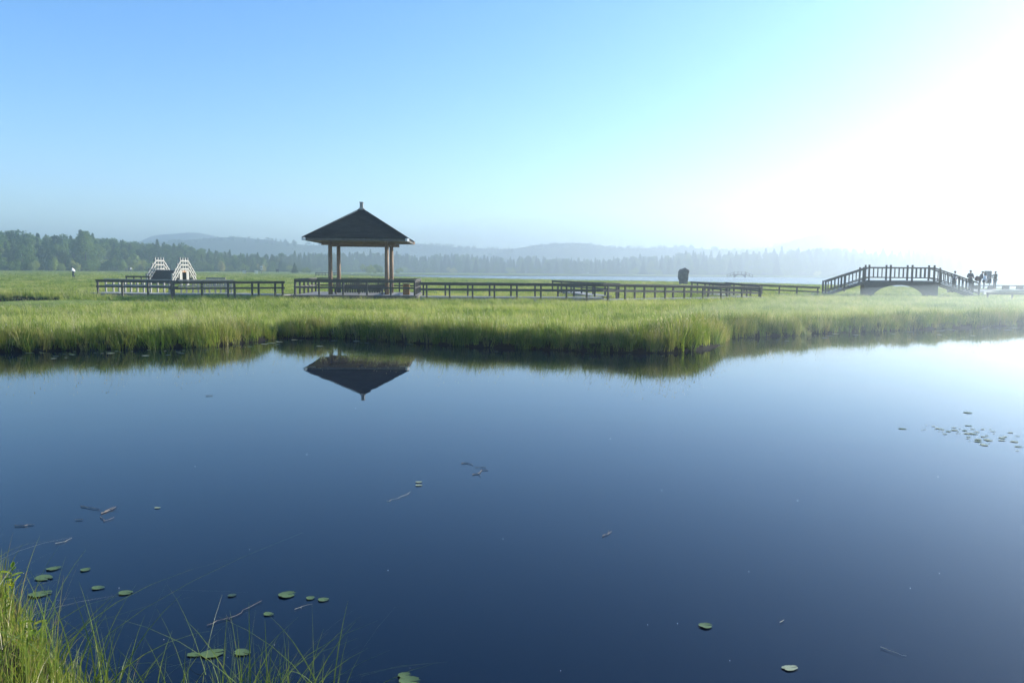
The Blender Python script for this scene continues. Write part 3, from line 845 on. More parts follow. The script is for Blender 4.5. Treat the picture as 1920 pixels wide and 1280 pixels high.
f_.build('frame', M['wood'], t)
for s in (-1, 1): MB().box((s * .28, .06, .45), (.07, .05, .9)).build('leg', M['wood'], t)

# ------------------------------------------------------------------ people
def skin_mesh(name, verts, edges, radii, mat, sub=2):
    me = bpy.data.meshes.new(name); me.from_pydata(verts, edges, [])
    o = bpy.data.objects.new(name, me); COL.objects.link(o)
    o.modifiers.new('skin', 'SKIN'); sb = o.modifiers.new('sub', 'SUBSURF'); sb.levels = sub; sb.render_levels = sub
    sv = me.skin_vertices[0].data
    for i, r in enumerate(radii):
        sv[i].radius = (r, r) if not hasattr(r, '__len__') else r
        sv[i].use_root = (i == 0)
    dg = bpy.context.evaluated_depsgraph_get(); dg.update()
    me2 = bpy.data.meshes.new_from_object(o.evaluated_get(dg))
    bpy.data.objects.remove(o)
    me2.name = name; me2.materials.clear(); me2.materials.append(mat)
    me2.polygons.foreach_set('use_smooth', [True] * len(me2.polygons))
    return me2
def person(loc, rz, label, top, legs, J=None, height=1.7, group=None, hair=True, coat=0.0, lean=0.0):
    """faces local -Y; J overrides joints"""
    P = dict(pelvis=(0, 0, .95), waist=(0, 0, 1.08), chest=(0, 0, 1.28), neck=(0, .01, 1.45), chin=(0, -.015, 1.53), head=(0, -.02, 1.62), crown=(0, -.005, 1.70))
    for s, k in ((-1, 'l'), (1, 'r')):
        P.update({'sh' + k: (s * .18, 0, 1.40), 'el' + k: (s * .24, .03, 1.13), 'wr' + k: (s * .23, -.08, .90), 'pa' + k: (s * .225, -.11, .83),
                  'hi' + k: (s * .09, 0, .9), 'kn' + k: (s * .10, -.03, .5), 'an' + k: (s * .10, .02, .08), 'to' + k: (s * .12, -.15, .035)})
    if lean:
        for k in P:
            z = P[k][2]
            if z > .96 or k[:2] in ('sh', 'el', 'wr', 'pa'):
                P[k] = (P[k][0], P[k][1] - lean * (z - .9) * (1.0 if z > .9 else 0.3), z - 0.12 * lean * max(0, z - .9))
    P.update(J or {})
    k_ = height / 1.74
    t = empty('person', loc, rz, label, 'person', group)
    t.scale = (k_,) * 3
    names = list(P); idx = {n: i for i, n in enumerate(names)}
    V = [P[n] for n in names]
    rad = dict(pelvis=.12, waist=.11, chest=.13, neck=.052, chin=.06, head=.092, crown=.07, sh=.06, el=.042, wr=.028, pa=.034, hi=.085, kn=.058, an=.04, to=.035)
    RR = [rad.get(n, rad.get(n[:2], .05)) for n in names]
    E = [('pelvis', 'waist'), ('waist', 'chest'), ('chest', 'neck'), ('neck', 'chin'), ('chin', 'head'), ('head', 'crown')]
    for k in 'lr':
        E += [('chest', 'sh' + k), ('sh' + k, 'el' + k), ('el' + k, 'wr' + k), ('wr' + k, 'pa' + k), ('pelvis', 'hi' + k), ('hi' + k, 'kn' + k), ('kn' + k, 'an' + k), ('an' + k, 'to' + k)]
    Ei = [(idx[a], idx[b]) for a, b in E]
    # fingers and nose grow from the same surface
    for s, k in ((-1, 'l'), (1, 'r')):
        pa, wr = Vector(P['pa' + k]), Vector(P['wr' + k]); dr = (pa - wr).normalized(); sd = dr.cross(Vector((1, 0, 0)))
        if sd.length < .1: sd = Vector((0, 1, 0))
        sd.normalize()
        for q in range(5):
            off = (q - 2) * .017
            a = pa + sd * off + dr * .035; b_ = pa + sd * off * 1.2 + dr * (.085 if q != 0 else .05) + Vector((-s * .015, 0, 0))
            V += [a, b_]; RR += [.011, .008]; Ei += [(idx['pa' + k], len(V) - 2), (len(V) - 2, len(V) - 1)]
    V.append(Vector(P['head']) + Vector((0, -.105, -.01))); RR.append(.014); Ei.append((idx['head'], len(V) - 1))
    body = link('body', skin_mesh('body', V, Ei, RR, M['skin']), t)
    def garment(nm, ns, es, grow, mat):
        ids = {n: i for i, n in enumerate(ns)}
        link(nm, skin_mesh(nm, [P[n] for n in ns], [(ids[a], ids[b]) for a, b in es], [rad.get(n, rad.get(n[:2], .05)) + grow for n in ns], mat), t)
    ns = ['chest', 'waist', 'pelvis', 'shl', 'ell', 'wrl', 'shr', 'elr', 'wrr', 'neck']
    garment('shirt', ns, [('chest', 'waist'), ('waist', 'pelvis'), ('chest', 'shl'), ('shl', 'ell'), ('ell', 'wrl'), ('chest', 'shr'), ('shr', 'elr'), ('elr', 'wrr'), ('chest', 'neck')], .026 + coat, M[top])
    ns = ['pelvis', 'hil', 'knl', 'anl', 'hir', 'knr', 'anr']
    garment('trousers', ns, [('pelvis', 'hil'), ('hil', 'knl'), ('knl', 'anl'), ('pelvis', 'hir'), ('hir', 'knr'), ('knr', 'anr')], .02, M[legs])
    hc = Vector(P['head']) + Vector((0, .022, .03)); m = MB()
    Vv, Fc = [], []
    for i in range(6):
        th = math.pi * 0.62 * i / 5
        for j in range(12):
            a = 2 * math.pi * j / 12
            Vv.append((hc.x + .1 * math.sin(th) * math.cos(a), hc.y + .112 * math.sin(th) * math.sin(a), hc.z + .098 * math.cos(th)))
    for i in range(5):
        for j in range(12): Fc.append((i * 12 + j, i * 12 + (j + 1) % 12, (i + 1) * 12 + (j + 1) % 12, (i + 1) * 12 + j))
    m.add(Vv, Fc).build('hair', M['hair'], t, smooth=True)
    return t
WALKJ = dict(knl=(-.1, -.16, .52), anl=(-.1, -.06, .12), tol=(-.11, -.21, .05), knr=(.1, .0, .5), anr=(.1, .24, .14), tor=(.11, .12, .03),
             ell=(-.25, .12, 1.14), wrl=(-.22, .1, .9), pal=(-.22, .09, .83), elr=(.24, -.1, 1.15), wrr=(.18, -.28, 1.02), par=(.17, -.34, .98))
p = on_y(138, 120, .5)
person((p.x, p.y, gz_at(p.x, p.y) + 0.06), R(-75), 'person in white jacket and navy trousers walking left through the meadow', 'c_white', 'c_navy', WALKJ, 1.74, coat=.03, lean=.18)
for i, (px_, hh, tp, lb) in enumerate(((236.5, 1.6, 'c_dark', 'tiny distant person in dark clothes, left of three by the wood edge'), (241, 1.68, 'c_navy', 'tiny distant person in dark blue, middle of three by the wood edge'), (245.5, 1.62, 'c_white', 'tiny distant person in a white top, right of three by the wood edge'))):
    p = on_y(px_, 285, .5)
    person((p.x, p.y, 0.6), R(40 * i), lb, tp, 'c_dark', None, hh, 'three people by the wood edge')
p = on_y(1789, 69.4, 1.0)
person((p.x, p.y, 1.02), R(60), 'person in a pale lilac white shirt beside the foot of the arched bridge', 'c_white', 'c_grey', dict(elr=(.28, -.05, 1.15), wrr=(.2, -.25, 1.1), par=(.16, -.32, 1.1)), 1.52)
p = on_y(1818, 72, .8)
person((p.x, p.y, 0.83), R(10), 'tallest person in dark shirt and trousers standing with hands at chest height', 'c_dark', 'c_grey', dict(ell=(-.3, 0, 1.14), wrl=(-.16, -.24, 1.12), pal=(-.1, -.3, 1.13), elr=(.3, 0, 1.14), wrr=(.16, -.24, 1.08), par=(.1, -.3, 1.09)), 1.8, coat=.015)
p = on_y(1836, 75.5, .86)
pa_ = person((p.x, p.y, 0.865), R(60), 'person in dark jacket leaning forward with a rust coloured bag on the back', 'c_dark', 'c_dark', dict(anl=(-.1, .12, .1), tol=(-.11, -.02, .04), wrl=(-.16, -.38, 1.0), pal=(-.15, -.45, .99), ell=(-.24, -.2, 1.1)), 1.72, lean=.3, coat=.03)
bag = MB(); Vv, Fc = [], []
for i in range(7):
    th = math.pi * i / 6
    for j in range(10):
        a = 2 * math.pi * j / 10
        Vv.append((.22 * math.copysign(abs(math.sin(th)) ** .6, 1) * math.cos(a), .16 * abs(math.sin(th)) ** .6 * math.sin(a), .28 * math.cos(th) * (1 if math.cos(th) > 0 else .8)))
for i in range(6):
    for j in range(10): Fc.append((i * 10 + j, i * 10 + (j + 1) % 10, (i + 1) * 10 + (j + 1) % 10, (i + 1) * 10 + j))
bg_ = bag.add(Vv, Fc).build('backpack', M['c_red'], smooth=True)
p2 = on_y(1830.5, 75.4, .86); bg_.location = (p2.x, p2.y, 0.86 + .98); bg_.rotation_euler = (0, R(25), R(10))
tag(bg_, 'bulky rust red bag slung at the left of the leaning person', 'bag')
p = on_y(1844, 74.6, .86)
person((p.x, p.y, 0.865), R(50), 'shorter person in a white shirt in front of the display board', 'c_white', 'c_dark', dict(ell=(-.26, -.14, 1.14), wrl=(-.16, -.34, 1.02), pal=(-.14, -.41, 1.0)), 1.5, coat=.04, lean=.2)
p = on_y(1865, 76, .86)
person((p.x, p.y, 0.865), R(-80), 'person at far right reaching an arm out towards the display board', 'c_olive', 'c_grey', dict(ell=(-.2, -.24, 1.26), wrl=(-.12, -.48, 1.22), pal=(-.1, -.56, 1.21), elr=(.2, -.22, 1.2), wrr=(.1, -.44, 1.1), par=(.08, -.51, 1.09)), 1.7)
cl = MB()
nV = []
for i in range(9):
    for j in range(6):
        u, v = i / 8, j / 5
        nV.append((-.26 + u * .52, .04 * math.sin(u * 9 + v * 3), .35 + (1 - v) * (.1 + .4 * u) - .06 * math.sin(u * 3.1)))
Fc = [(i * 6 + j, (i + 1) * 6 + j, (i + 1) * 6 + j + 1, i * 6 + j + 1) for i in range(8) for j in range(5)]
clo = cl.add(nV, Fc).build('cloth_sheet', M['c_dark'], smooth=True)
so = clo.modifiers.new('thick', 'SOLIDIFY'); so.thickness = .012
p = on_y(1852.5, 75.4, .86); clo.location = (p.x, p.y, 1.1)
tag(clo, 'dark cloth held stretched between the white shirted and the reaching person', 'cloth')

# ------------------------------------------------------------------ trees
M['leaf_dark'] = leaf_mat('spruce_needles', [(0.03, 0.065, 0.022), (0.05, 0.095, 0.03), (0.085, 0.125, 0.04)], 0.4, 0.6, 0.05, 0.2)
M['leaf'] = leaf_mat('broad_leaves', [(0.05, 0.10, 0.022), (0.09, 0.155, 0.032), (0.15, 0.2, 0.05)], 0.45, 0.55, 0.05, 0.2)
M['leaf_yellow'] = leaf_mat('bush_leaves', [(0.13, 0.19, 0.04), (0.2, 0.25, 0.055), (0.3, 0.27, 0.08)], 0.5, 0.55, 0.05, 0.2)
def leaf_quads(C, size, r, flat=0.0):
    n = len(C)
    d = r.normal(size=(n, 3)); d[:, 2] *= (1 - flat); d /= np.linalg.norm(d, axis=1)[:, None]
    u = np.cross(d, r.normal(size=(n, 3))); u /= np.linalg.norm(u, axis=1)[:, None]
    v = np.cross(d, u); s = size * r.uniform(.6, 1.3, n)[:, None]
    V = np.stack([C - u * s, C + v * s * .6, C + u * s, C - v * s * .6], 1).reshape(-1, 3)
    return V, np.arange(4 * n).reshape(-1, 4)
def broad_crown(r, n=2400, w=0.34, base=0.12, size=0.027, lobes=16):
    """unit-height crown"""
    L_ = []
    for _ in range(lobes):
        z = r.uniform(base + .08, .9); prof = math.sin(min(1, (z - base + .12) / (1 - base)) * math.pi) ** .6
        a = r.uniform(0, 6.28); rr = w * prof * r.uniform(.25, .85)
        L_.append((rr * math.cos(a), rr * math.sin(a), z, r.uniform(.09, .17)))
    L_.append((0, 0, .88, .11))
    P = []
    for i in range(n):
        l = L_[r.integers(len(L_))]
        q = r.normal(size=3); q /= np.linalg.norm(q); k = l[3] * r.uniform(.55, 1.05)
        P.append((l[0] + q[0] * k, l[1] + q[1] * k, min(.995, l[2] + q[2] * k * .8)))
    return leaf_quads(np.array(P), size, r)
def spruce_crown(r, n=2400, w=0.17, base=0.06, size=0.02):
    P = []
    tiers = int(r.integers(13, 18))
    for i in range(n):
        t = r.uniform() ** 1.45
        k = math.floor(t * tiers) / tiers; fr_ = t * tiers - math.floor(t * tiers)
        z = base + (1 - base) * (k + fr_ * .75 / tiers)
        R_ = w * (1 - k) ** .9 * (1.08 - .5 * fr_) + .008
        a = r.uniform(0, 6.28); br = 1 + .22 * math.sin(a * 5 + k * 40)
        rr = R_ * br * r.uniform(.25, 1) ** .5
        P.append((rr * math.cos(a), rr * math.sin(a), z - .18 * rr))
    for z in np.linspace(.93, 1, 14): P.append((0, 0, z))
    return leaf_quads(np.array(P), size, r, .4)
def bush_crown(r, n=1500, size=0.05):
    P = []
    L_ = [(r.normal(0, .28), r.normal(0, .22), r.uniform(.25, .68), r.uniform(.2, .32)) for _ in range(8)]
    for i in range(n):
        l = L_[r.integers(len(L_))]; q = r.normal(size=3); q /= np.linalg.norm(q); k = l[3] * r.uniform(.5, 1.1)
        P.append((l[0] + q[0] * k, l[1] + q[1] * k, max(.02, l[2] + q[2] * k)))
    return leaf_quads(np.array(P), size, r)
tr = np.random.default_rng(21)
def crown_mesh(name, fn, mat, **k):
    V, Q = fn(tr, **k); return np_mesh(name, V, Q, M[mat])
BROAD = [crown_mesh('crown', broad_crown, 'leaf', w=w_, lobes=l_) for w_, l_ in ((.3, 14), (.36, 18), (.27, 12), (.33, 20))]
SPRUCE = [crown_mesh('crown', spruce_crown, 'leaf_dark', w=w_) for w_ in (.2, .25, .17, .22, .28)]
BUSH = [crown_mesh('crown', bush_crown, m_) for m_ in ('leaf', 'leaf_yellow', 'leaf_yellow', 'leaf')]
def trunk_mesh(hgt=0.75):
    m = MB(); m.tube([(0, 0, -.03), (.004, 0, .3), (-.004, .003, hgt)], [.02, .014, .004], 7)
    for k in range(7):
        a = k * 2.4; z = .25 + k * .06
        m.tube([(0, 0, z), (.1 * math.cos(a), .1 * math.sin(a), z + .1)], [.007, .002], 5)
    return m.mesh('trunk', M['bark'])
TRUNK = trunk_mesh()
TOPS = np.array([(-500, 424), (0, 430), (50, 432), (100, 438), (130, 440), (160, 433), (180, 436), (205, 444), (260, 452), (330, 452), (365, 459), (400, 466), (430, 470), (470, 473), (520, 474), (560, 472), (640, 471), (700, 470), (800, 476), (870, 472), (900, 478), (960, 480), (1000, 478),
                 (1100, 483), (1150, 482), (1240, 475), (1300, 470), (1340, 472), (1400, 470), (1480, 463), (1560, 463), (1640, 468), (1700, 468), (1800, 468), (1920, 466), (2400, 466)], float)
def wood_y(px): return 285 + np.clip(px, 0, 650) * 0.23 + np.clip(px - 650, 0, 1300) * 0.03
def zone(px):
    return 'at the left behind the walking person' if px < 240 else 'behind the stepped bridge' if px < 460 else 'behind the pavilion' if px < 860 else 'across the lake in mid picture' if px < 1240 else 'in bright haze behind the arched bridge'
def tree(kind, px, Y, hgt, parts, wx=1.0, label=None, group=None):
    p = on_y(px, Y, .5)
    me = {'spruce_tree': SPRUCE, 'broadleaf_tree': BROAD, 'bush': BUSH}[kind]
    me = me[int(tr.integers(len(me)))]
    z = 0.44
    rz = tr.uniform(0, 6.28); sc = (hgt * wx, hgt * wx, hgt)
    cat = {'spruce_tree': 'conifer', 'broadleaf_tree': 'tree', 'bush': 'bush'}[kind]
    if parts:
        t = empty(kind, (p.x, Y, z), rz, label, cat, group); t.scale = sc
        link('crown', me, t)
        if kind != 'bush': link('trunk', TRUNK, t)
    else:
        t = link(kind, me, None, (p.x, Y, z)); t.rotation_euler = (0, 0, rz); t.scale = sc
        tag(t, label, cat, group)
    return t
def top_h(px, Y):
    return (horizon(px) - np.interp(px, TOPS[:, 0], TOPS[:, 1])) * Y / F + 1.8
for row in range(3):
    px = -14 + row * 6.0
    while px < 1934:
        Y = float(wood_y(px)) + (2 - row) * 13 + tr.uniform(-4, 4)
        left = px < 460
        conif = tr.uniform() < (0.28 if left else 0.62)
        k = 'spruce_tree' if conif else 'broadleaf_tree'
        hh = float(top_h(px, Y)) * ((1.0, 0.88, 0.74)[row]) * (tr.uniform(.88, 1.06) if conif else tr.uniform(.82, 1.0))
        z_ = zone(px)
        lb = ('pointed dark spruce in the wood ' if conif else 'round crowned green tree in the wood ') + z_
        tree(k, px, Y, hh, px < 460 and row == 2, tr.uniform(.9, 1.2), lb, ('spruces ' if conif else 'round trees ') + z_)
        px += tr.uniform(13, 19) if left else tr.uniform(14, 20)
# rounded big tree standing above the left wood
tree('broadleaf_tree', 162, 312, 16.2, True, 1.0, 'tallest rounded tree swelling above the left wood skyline')
# bushes at the wood edge
for px, hp_, wx in ((22, 20, 1.3), (48, 24, 1.1), (66, 17, 1.2), (104, 28, .8), (118, 15, 1.2), (140, 18, 1.1), (160, 24, 1.1), (178, 22, 1.3), (198, 22, 1.2), (228, 26, .9), (246, 30, .8), (262, 22, 1.1), (282, 20, 1.2), (380, 22, 1.0), (396, 17, 1.2), (418, 22, .9), (440, 27, .7), (458, 14, 1.2), (476, 18, .7), (492, 15, 1.0), (510, 12, 1.2)):
    Y = float(wood_y(px)) - 12 + tr.uniform(-3, 3)
    tree('bush', px, Y, hp_ * Y / F + .6, True, wx * .62, 'pale yellow green bush along the wood edge ' + zone(px), 'bushes along the wood edge ' + zone(px))
for px, hp_ in ((545, 11), (570, 10), (598, 9), (625, 12), (650, 11), (760, 10), (800, 9), (850, 11), (905, 10), (960, 12), (1010, 11), (1070, 9), (1130, 11), (1190, 12), (1235, 10), (1320, 11), (1420, 12), (1480, 12), (1530, 10)):
    Y = float(wood_y(px)) - 14
    tree('bush', px, Y, hp_ * Y / F + .6, False, 1.1, 'low hazy bush at the foot of the wood ' + zone(px), 'low bushes at the foot of the wood ' + zone(px))
for px, Y, hgt, k, lb in ((552.5, 300, 3.9, 'spruce_tree', 'small lone conifer in the meadow just left of the pavilion'), (573, 310, 2.4, 'bush', 'round shrub beside the small lone conifer left of the pavilion'), (581, 312, 1.6, 'bush', 'lowest shrub between the lone conifer and the pavilion'),
                          (694, 300, 4.2, 'bush', 'wide dark shrub seen between the pavilion columns'), (712, 305, 4.4, 'bush', 'taller dark shrub seen beside the right pavilion columns'), (749, 320, 2.6, 'bush', 'small shrub in the meadow right of the pavilion columns')):
    tree(k, px, Y, hgt, True, 2.2 if k == 'spruce_tree' else .9, lb)
# the rest of the wood, too deep to tell apart
protos = []
for i, me in enumerate(BROAD[:3] + SPRUCE[:4]):
    protos.append(bpy.data.objects.new('wood_kind_%s' % 'abcdefg'[i], me))
pts, scl, rot, idx = [], [], [], []
for row in range(5):
    for px in np.arange(-700, 2700, 13):
        px = px + tr.uniform(-6, 6)
        if row < 2 and -14 < px < 1930: continue
        Y = float(wood_y(px)) + row * 14 + tr.uniform(-5, 5)
        hh = float(top_h(px, Y)) * tr.uniform(.75, .98); p = on_y(px, Y, .5)
        pts.append((p.x, Y, .4)); scl.append((hh * 1.1, hh * 1.1, hh)); rot.append((0, 0, tr.uniform(0, 6.28))); idx.append(int(tr.integers(7)))
scatter('wood', pts, scl, rot, idx, protos, 'deep mixed wood filling the background')
# tree fuzz on the hills
pts, scl, rot, idx = [], [], [], []
for X, Yr, Z in RIDGES[:2] + RIDGES[3:]:
    for x in np.arange(X[0], X[-1], 4.5):
        if tr.uniform() < .35: continue
        z = np.interp(x, X, Z); y = np.interp(x, X, Yr)
        for dy in (0, -30, -65):
            hh = tr.uniform(2.5, 5.5)
            pts.append((x + tr.uniform(-6, 6), y + dy, z * (1 if dy == 0 else .96 if dy > -50 else .88) - 1.8)); scl.append((hh * 2.2, hh * 2.2, hh)); rot.append((0, 0, tr.uniform(0, 6.28))); idx.append(int(tr.integers(3)))
protos = [bpy.data.objects.new('hill_kind_%s' % 'abc'[i], me) for i, me in enumerate((SPRUCE[0], SPRUCE[1], BROAD[1]))]
scatter('hill_wood', pts, scl, rot, idx, protos, 'far woods along the hill tops')

# ------------------------------------------------------------------ meadow grass
def grass_points():
    P, S, Rr, I = [], [], [], []
    bands = [(20, 30, 30, 1.0), (30, 45, 22, 1.15), (45, 62, 16, 1.3), (62, 95, 5, 1.9), (95, 150, 1.8, 3.2), (150, 285, 0.5, 5.5)]
    for y0, y1, dens, wide in bands:
        xm = 0.80 * y1 + 5
        n = int(2 * xm * (y1 - y0) * dens)
        p = np.column_stack([rng.uniform(-xm, xm, n), rng.uniform(y0, y1, n)])
        p = p[np.abs(p[:, 0]) < 0.74 * p[:, 1] + 4]
        z, s, sl, sd = ground_z(p)
        ok = (s > 0.05) & (sl > 0.5) & (sd > 0.15) & free(p)
        p, z, s = p[ok], z[ok], s[ok]
        h = 0.29 + 0.10 * wob(p[:, 0], p[:, 1], .45, 2) + rng.normal(0, .06, len(p)) + .07 * wob(p[:, 0], p[:, 1], 1.2, 14) + .1 * (1 - sm(s, 0, 2.5)) + 0.03 * wob(p[:, 0], p[:, 1], 2.7, 9)
        h = np.clip(h, .12, .7) * np.where(p[:, 1] > 62, 0.9, 1)
        near_d = (sd[ok] < 9) & (p[:, 1] < 46); h = np.where(near_d, h * .25, h)
        far_d = (sd[ok] < 1.5) & (p[:, 1] > 47); h = np.where(far_d, h * 1.7, h)
        P.append(np.column_stack([p, z - .02]))
        S.append(np.column_stack([h * wide * 1.0, h * wide * 1.0, h])); Rr.append(np.column_stack([np.zeros(len(p)), np.zeros(len(p)), rng.normal(0, .9, len(p))]))
        w_ = wob(p[:, 0], p[:, 1], .25, 6) + .012 * p[:, 0] + rng.normal(0, .5, len(p))
        S[-1] *= np.where((y0 >= 95) & (sl[ok] < 30), 0.55, 1.0)[:, None]
        I.append(np.full(len(p), 7) if y0 >= 62 else np.where((wob(p[:, 0], p[:, 1], .6, 21) > .55) & (rng.uniform(size=len(p)) < .4), 4, np.where(w_ > .7, 3, np.where(w_ > .2, 1, np.where(w_ > -.5, 0, 2)))))
        tall = (wob(p[:, 0], p[:, 1], .5, 31) + rng.normal(0, .5, len(p)) > .75) & (rng.uniform(size=len(p)) < .45) & (p[:, 1] < 62)
        I[-1] = np.where(tall, 8, I[-1])
    # thick fringe on the bank, leaning over the water
    sh = np.array([on_z(x, y, 0).xy for x, y in FAR_SHORE])
    seg = np.diff(sh, axis=0); ln = np.linalg.norm(seg, axis=1); cum = np.concatenate([[0], np.cumsum(ln)])
    n = int(cum[-1] * 75)
    t = rng.uniform(0, cum[-1], n); k = np.clip(np.searchsorted(cum, t) - 1, 0, len(ln) - 1)
    q = sh[k] + seg[k] * ((t - cum[k]) / ln[k])[:, None]
    nrm = np.column_stack([-seg[k, 1], seg[k, 0]]) / ln[k][:, None]
    q = q + nrm * rng.uniform(-.12, 1.0, n)[:, None]
    z, s, sl, sd = ground_z(q)
    clump = wob(q[:, 0], q[:, 1], 2.2, 4) + .6 * wob(q[:, 0], q[:, 1], .8, 8)
    ok = (z > -.12) & (s < 1.3) & (clump + rng.normal(0, .35, n) > -1.15)
    q, z, s, clump = q[ok], z[ok], s[ok], clump[ok]
    pxp = np.array([project((a, b, .3))[0] for a, b in q])
    prom = np.exp(-((pxp - 1270) / 75) ** 2)
    h = np.clip(.47 + .10 * clump + rng.normal(0, .08, len(q)) + .16 * prom, .15, .85)
    P.append(np.column_stack([q, z - .03])); u = rng.uniform(size=len(q)); wd = (wob(q[:, 0], q[:, 1], 1.1, 12) > .25) & (u < .35) & (prom < .3); h = np.where(wd, h * .62, h); S.append(np.column_stack([h * .9, h * .9, h * 1.1]))
    Rr.append(np.column_stack([rng.normal(0.12, .12, len(q)), rng.normal(0, .12, len(q)), rng.normal(0, 1.2, len(q))]))
    I.append(np.where(wd, 6, np.where(u < .55, 4, np.where(u < .82, 5, np.where(u < .9, 8, np.where(clump > .2, 3, 1))))))
    return [np.concatenate(a) for a in (P, S, Rr, I)]
gp, gsc, grt, gid = grass_points()
scatter('grass', gp, gsc, grt, gid, tufts, 'tall meadow grass and bank sedge beyond the pond')
# white wild flowers at the left
fl = MB()
for _ in range(240):
    px_, py_ = random.choice(((20, 526), (100, 536), (115, 542), (140, 530), (560, 600), (60, 545))), None
    p = on_z(px_[0] + random.gauss(0, 35), px_[1] + random.gauss(0, 3.0), .62)
    if p.y > 150 or p.y < 36 or sdist([p.xy], pond)[0] < .5: continue
    for k in range(5):
        c = p + Vector((random.gauss(0, .06), random.gauss(0, .06), random.gauss(-.02, .03))); s = random.uniform(.015, .035)
        fl.add([c + Vector((-s, -s * .3, -.2 * s)), c + Vector((s * .3, -s, .2 * s)), c + Vector((s, s * .3, .3 * s)), c + Vector((-s * .3, s, .1 * s))], [(0, 1, 2, 3)])
    g = gz_at(p.x, p.y)
    fl.tube([(p.x, p.y, g), (p.x, p.y, p.z - .02)], .006, 4, 1, False)
tag(fl.build('wildflowers', [M['petal'], M['weed']]), 'white wild flowers sprinkled in the left meadow', kind='stuff')

# ------------------------------------------------------------------ near bank, bottom left
M['near_grass'] = leaf_mat('near_grass', [(0.06, 0.105, 0.012), (0.11, 0.175, 0.02), (0.2, 0.24, 0.04), (0.32, 0.25, 0.1)], 0.45, 0.4, 28)
M['rush'] = leaf_mat('rush_stems', [(0.07, 0.12, 0.02), (0.15, 0.2, 0.035), (0.3, 0.19, 0.09)], 0.35, 0.4, 30)
M['bright_leaf'] = leaf_mat('yellow_green_leaf', [(0.14, 0.24, 0.015), (0.24, 0.32, 0.02), (0.34, 0.34, 0.03)], 0.5, 0.35, 6.0)
def near_blades(n, sampler, h0, h1, w, bend, lean, mat, name, label, zmin=-.22):
    V, Q = [], []
    seg = 7
    r = np.random.default_rng(hash(name) % 1000 if False else 5 + n)
    for _ in range(n):
        x, y = sampler(r); z = gz_at(x, y)
        if z < zmin: continue
        z = max(z - .03, -.25)
        h = r.uniform(h0, h1) * r.uniform(.7, 1); a = r.uniform(0, 6.28); bd = abs(r.normal(0, bend)) * h
        dx, dy = math.cos(a) * bd + lean[0] * h, math.sin(a) * bd + lean[1] * h
        va = r.uniform(0, 6.28); sx, sy = math.cos(va), math.sin(va)
        ww = w * r.uniform(.6, 1.4); pw = r.uniform(1.5, 2.8); b = len(V)
        for k in range(seg + 1):
            t = k / seg; wt = ww * (1 - t ** 2.2) + .0006
            px_, py_ = x + dx * t ** pw, y + dy * t ** pw; pz = z + h * (t - .25 * min(1.6, math.hypot(dx, dy) / h) * t ** 3)
            V.append((px_ - sx * wt / 2, py_ - sy * wt / 2, pz)); V.append((px_ + sx * wt / 2, py_ + sy * wt / 2, pz))
        for k in range(seg): Q.append((b + 2 * k, b + 2 * k + 1, b + 2 * k + 3, b + 2 * k + 2))
    o = link(name, np_mesh(name, np.array(V), np.array(Q), mat))
    return tag(o, label, kind='stuff')
def samp_bank(r):
    while True:
        x, y = r.uniform(-5.4, -1.5), r.uniform(2.3, 6.0)
        s = sdist([(x, y)], pond)[0]
        if s > -.12 and r.uniform() < math.exp(-max(s, 0) * .5): return x, y
def samp_fringe(r):
    k = r.choice((.05, .2, .3, .45, .62, .68, .75, .8, .95), p=(.1, .12, .1, .1, .14, .14, .12, .1, .08))
    x = -2.45 + 1.6 * k; y = 3.95 - .05 * k
    return x + r.normal(0, .07), y + r.normal(0, .09)
near_blades(6000, samp_bank, .1, .42, .005, .45, (.05, .0), M['near_grass'], 'near_grass', 'fresh green grass on the near bank at bottom left')
near_blades(270, samp_fringe, .38, .86, .006, .75, (.1, .05), M['rush'], 'near_rushes', 'thin arching rush stems at the water edge along the bottom left', -1)
near_blades(90, samp_bank, .5, .85, .004, .5, (.2, .1), M['rush'], 'near_stalks', 'long thin stalks leaning out over the pond at bottom left')
def samp_shore(r):
    while True:
        x, y = r.uniform(-3, 9), r.uniform(.3, 3.2)
        if sdist([(x, y)], pond)[0] > -.05: return x, y
near_blades(2600, samp_shore, .1, .3, .0055, .45, (.05, .0), M['near_grass'], 'shore_grass', 'short green grass on the near shore at the foot of the picture')
near_blades(260, samp_bank, .18, .5, .0045, .8, (.15, -.05), M['straw'], 'dry_grass', 'dead straw coloured blades tangled in the near grass at bottom left')
# leafy yellow green plants on the near bank
def leafy(px, py, dist_z, hgt, n, label):
    p = on_z(px, py, dist_z)
    t = empty('leafy_plant', (p.x, p.y, dist_z - hgt), random.uniform(0, 6), label, 'plant')
    MB().tube([(0, 0, -.1), (.015, 0, hgt * .5), (.0, .01, hgt)], [.004, .003, .002], 6).build('stem', M['rush'], t)
    for k in range(n):
        a = k * 2.3; z = hgt * (.55 + .45 * k / n); l = random.uniform(.055, .085); w_ = l * .2; el = random.uniform(.1, 1.0)
        dx, dy, dz = math.cos(a) * math.cos(el), math.sin(a) * math.cos(el), math.sin(el); sx, sy = -math.sin(a), math.cos(a)
        V = []
        for q, ww in ((0, .1), (.3, .9), (.6, 1), (.85, .55), (1, .05)):
            for s in (-1, 0, 1): V.append((dx * l * q + sx * s * w_ * ww, dy * l * q + sy * s * w_ * ww, z + dz * l * q - .25 * l * q * q + abs(s) * .006))
        Fc = [(3 * i + j, 3 * i + j + 1, 3 * i + 4 + j, 3 * i + 3 + j) for i in range(4) for j in range(2)]
        MB().add(V, Fc).build('leaf', M['bright_leaf'], t, smooth=True)
leafy(22, 1062, .42, .32, 9, 'yellow green leafy sprig at the left edge, the taller of two above the near grass')
leafy(62, 1158, .45, .28, 6, 'yellow green leafy sprig with reddish tip sticking out of the near grass')
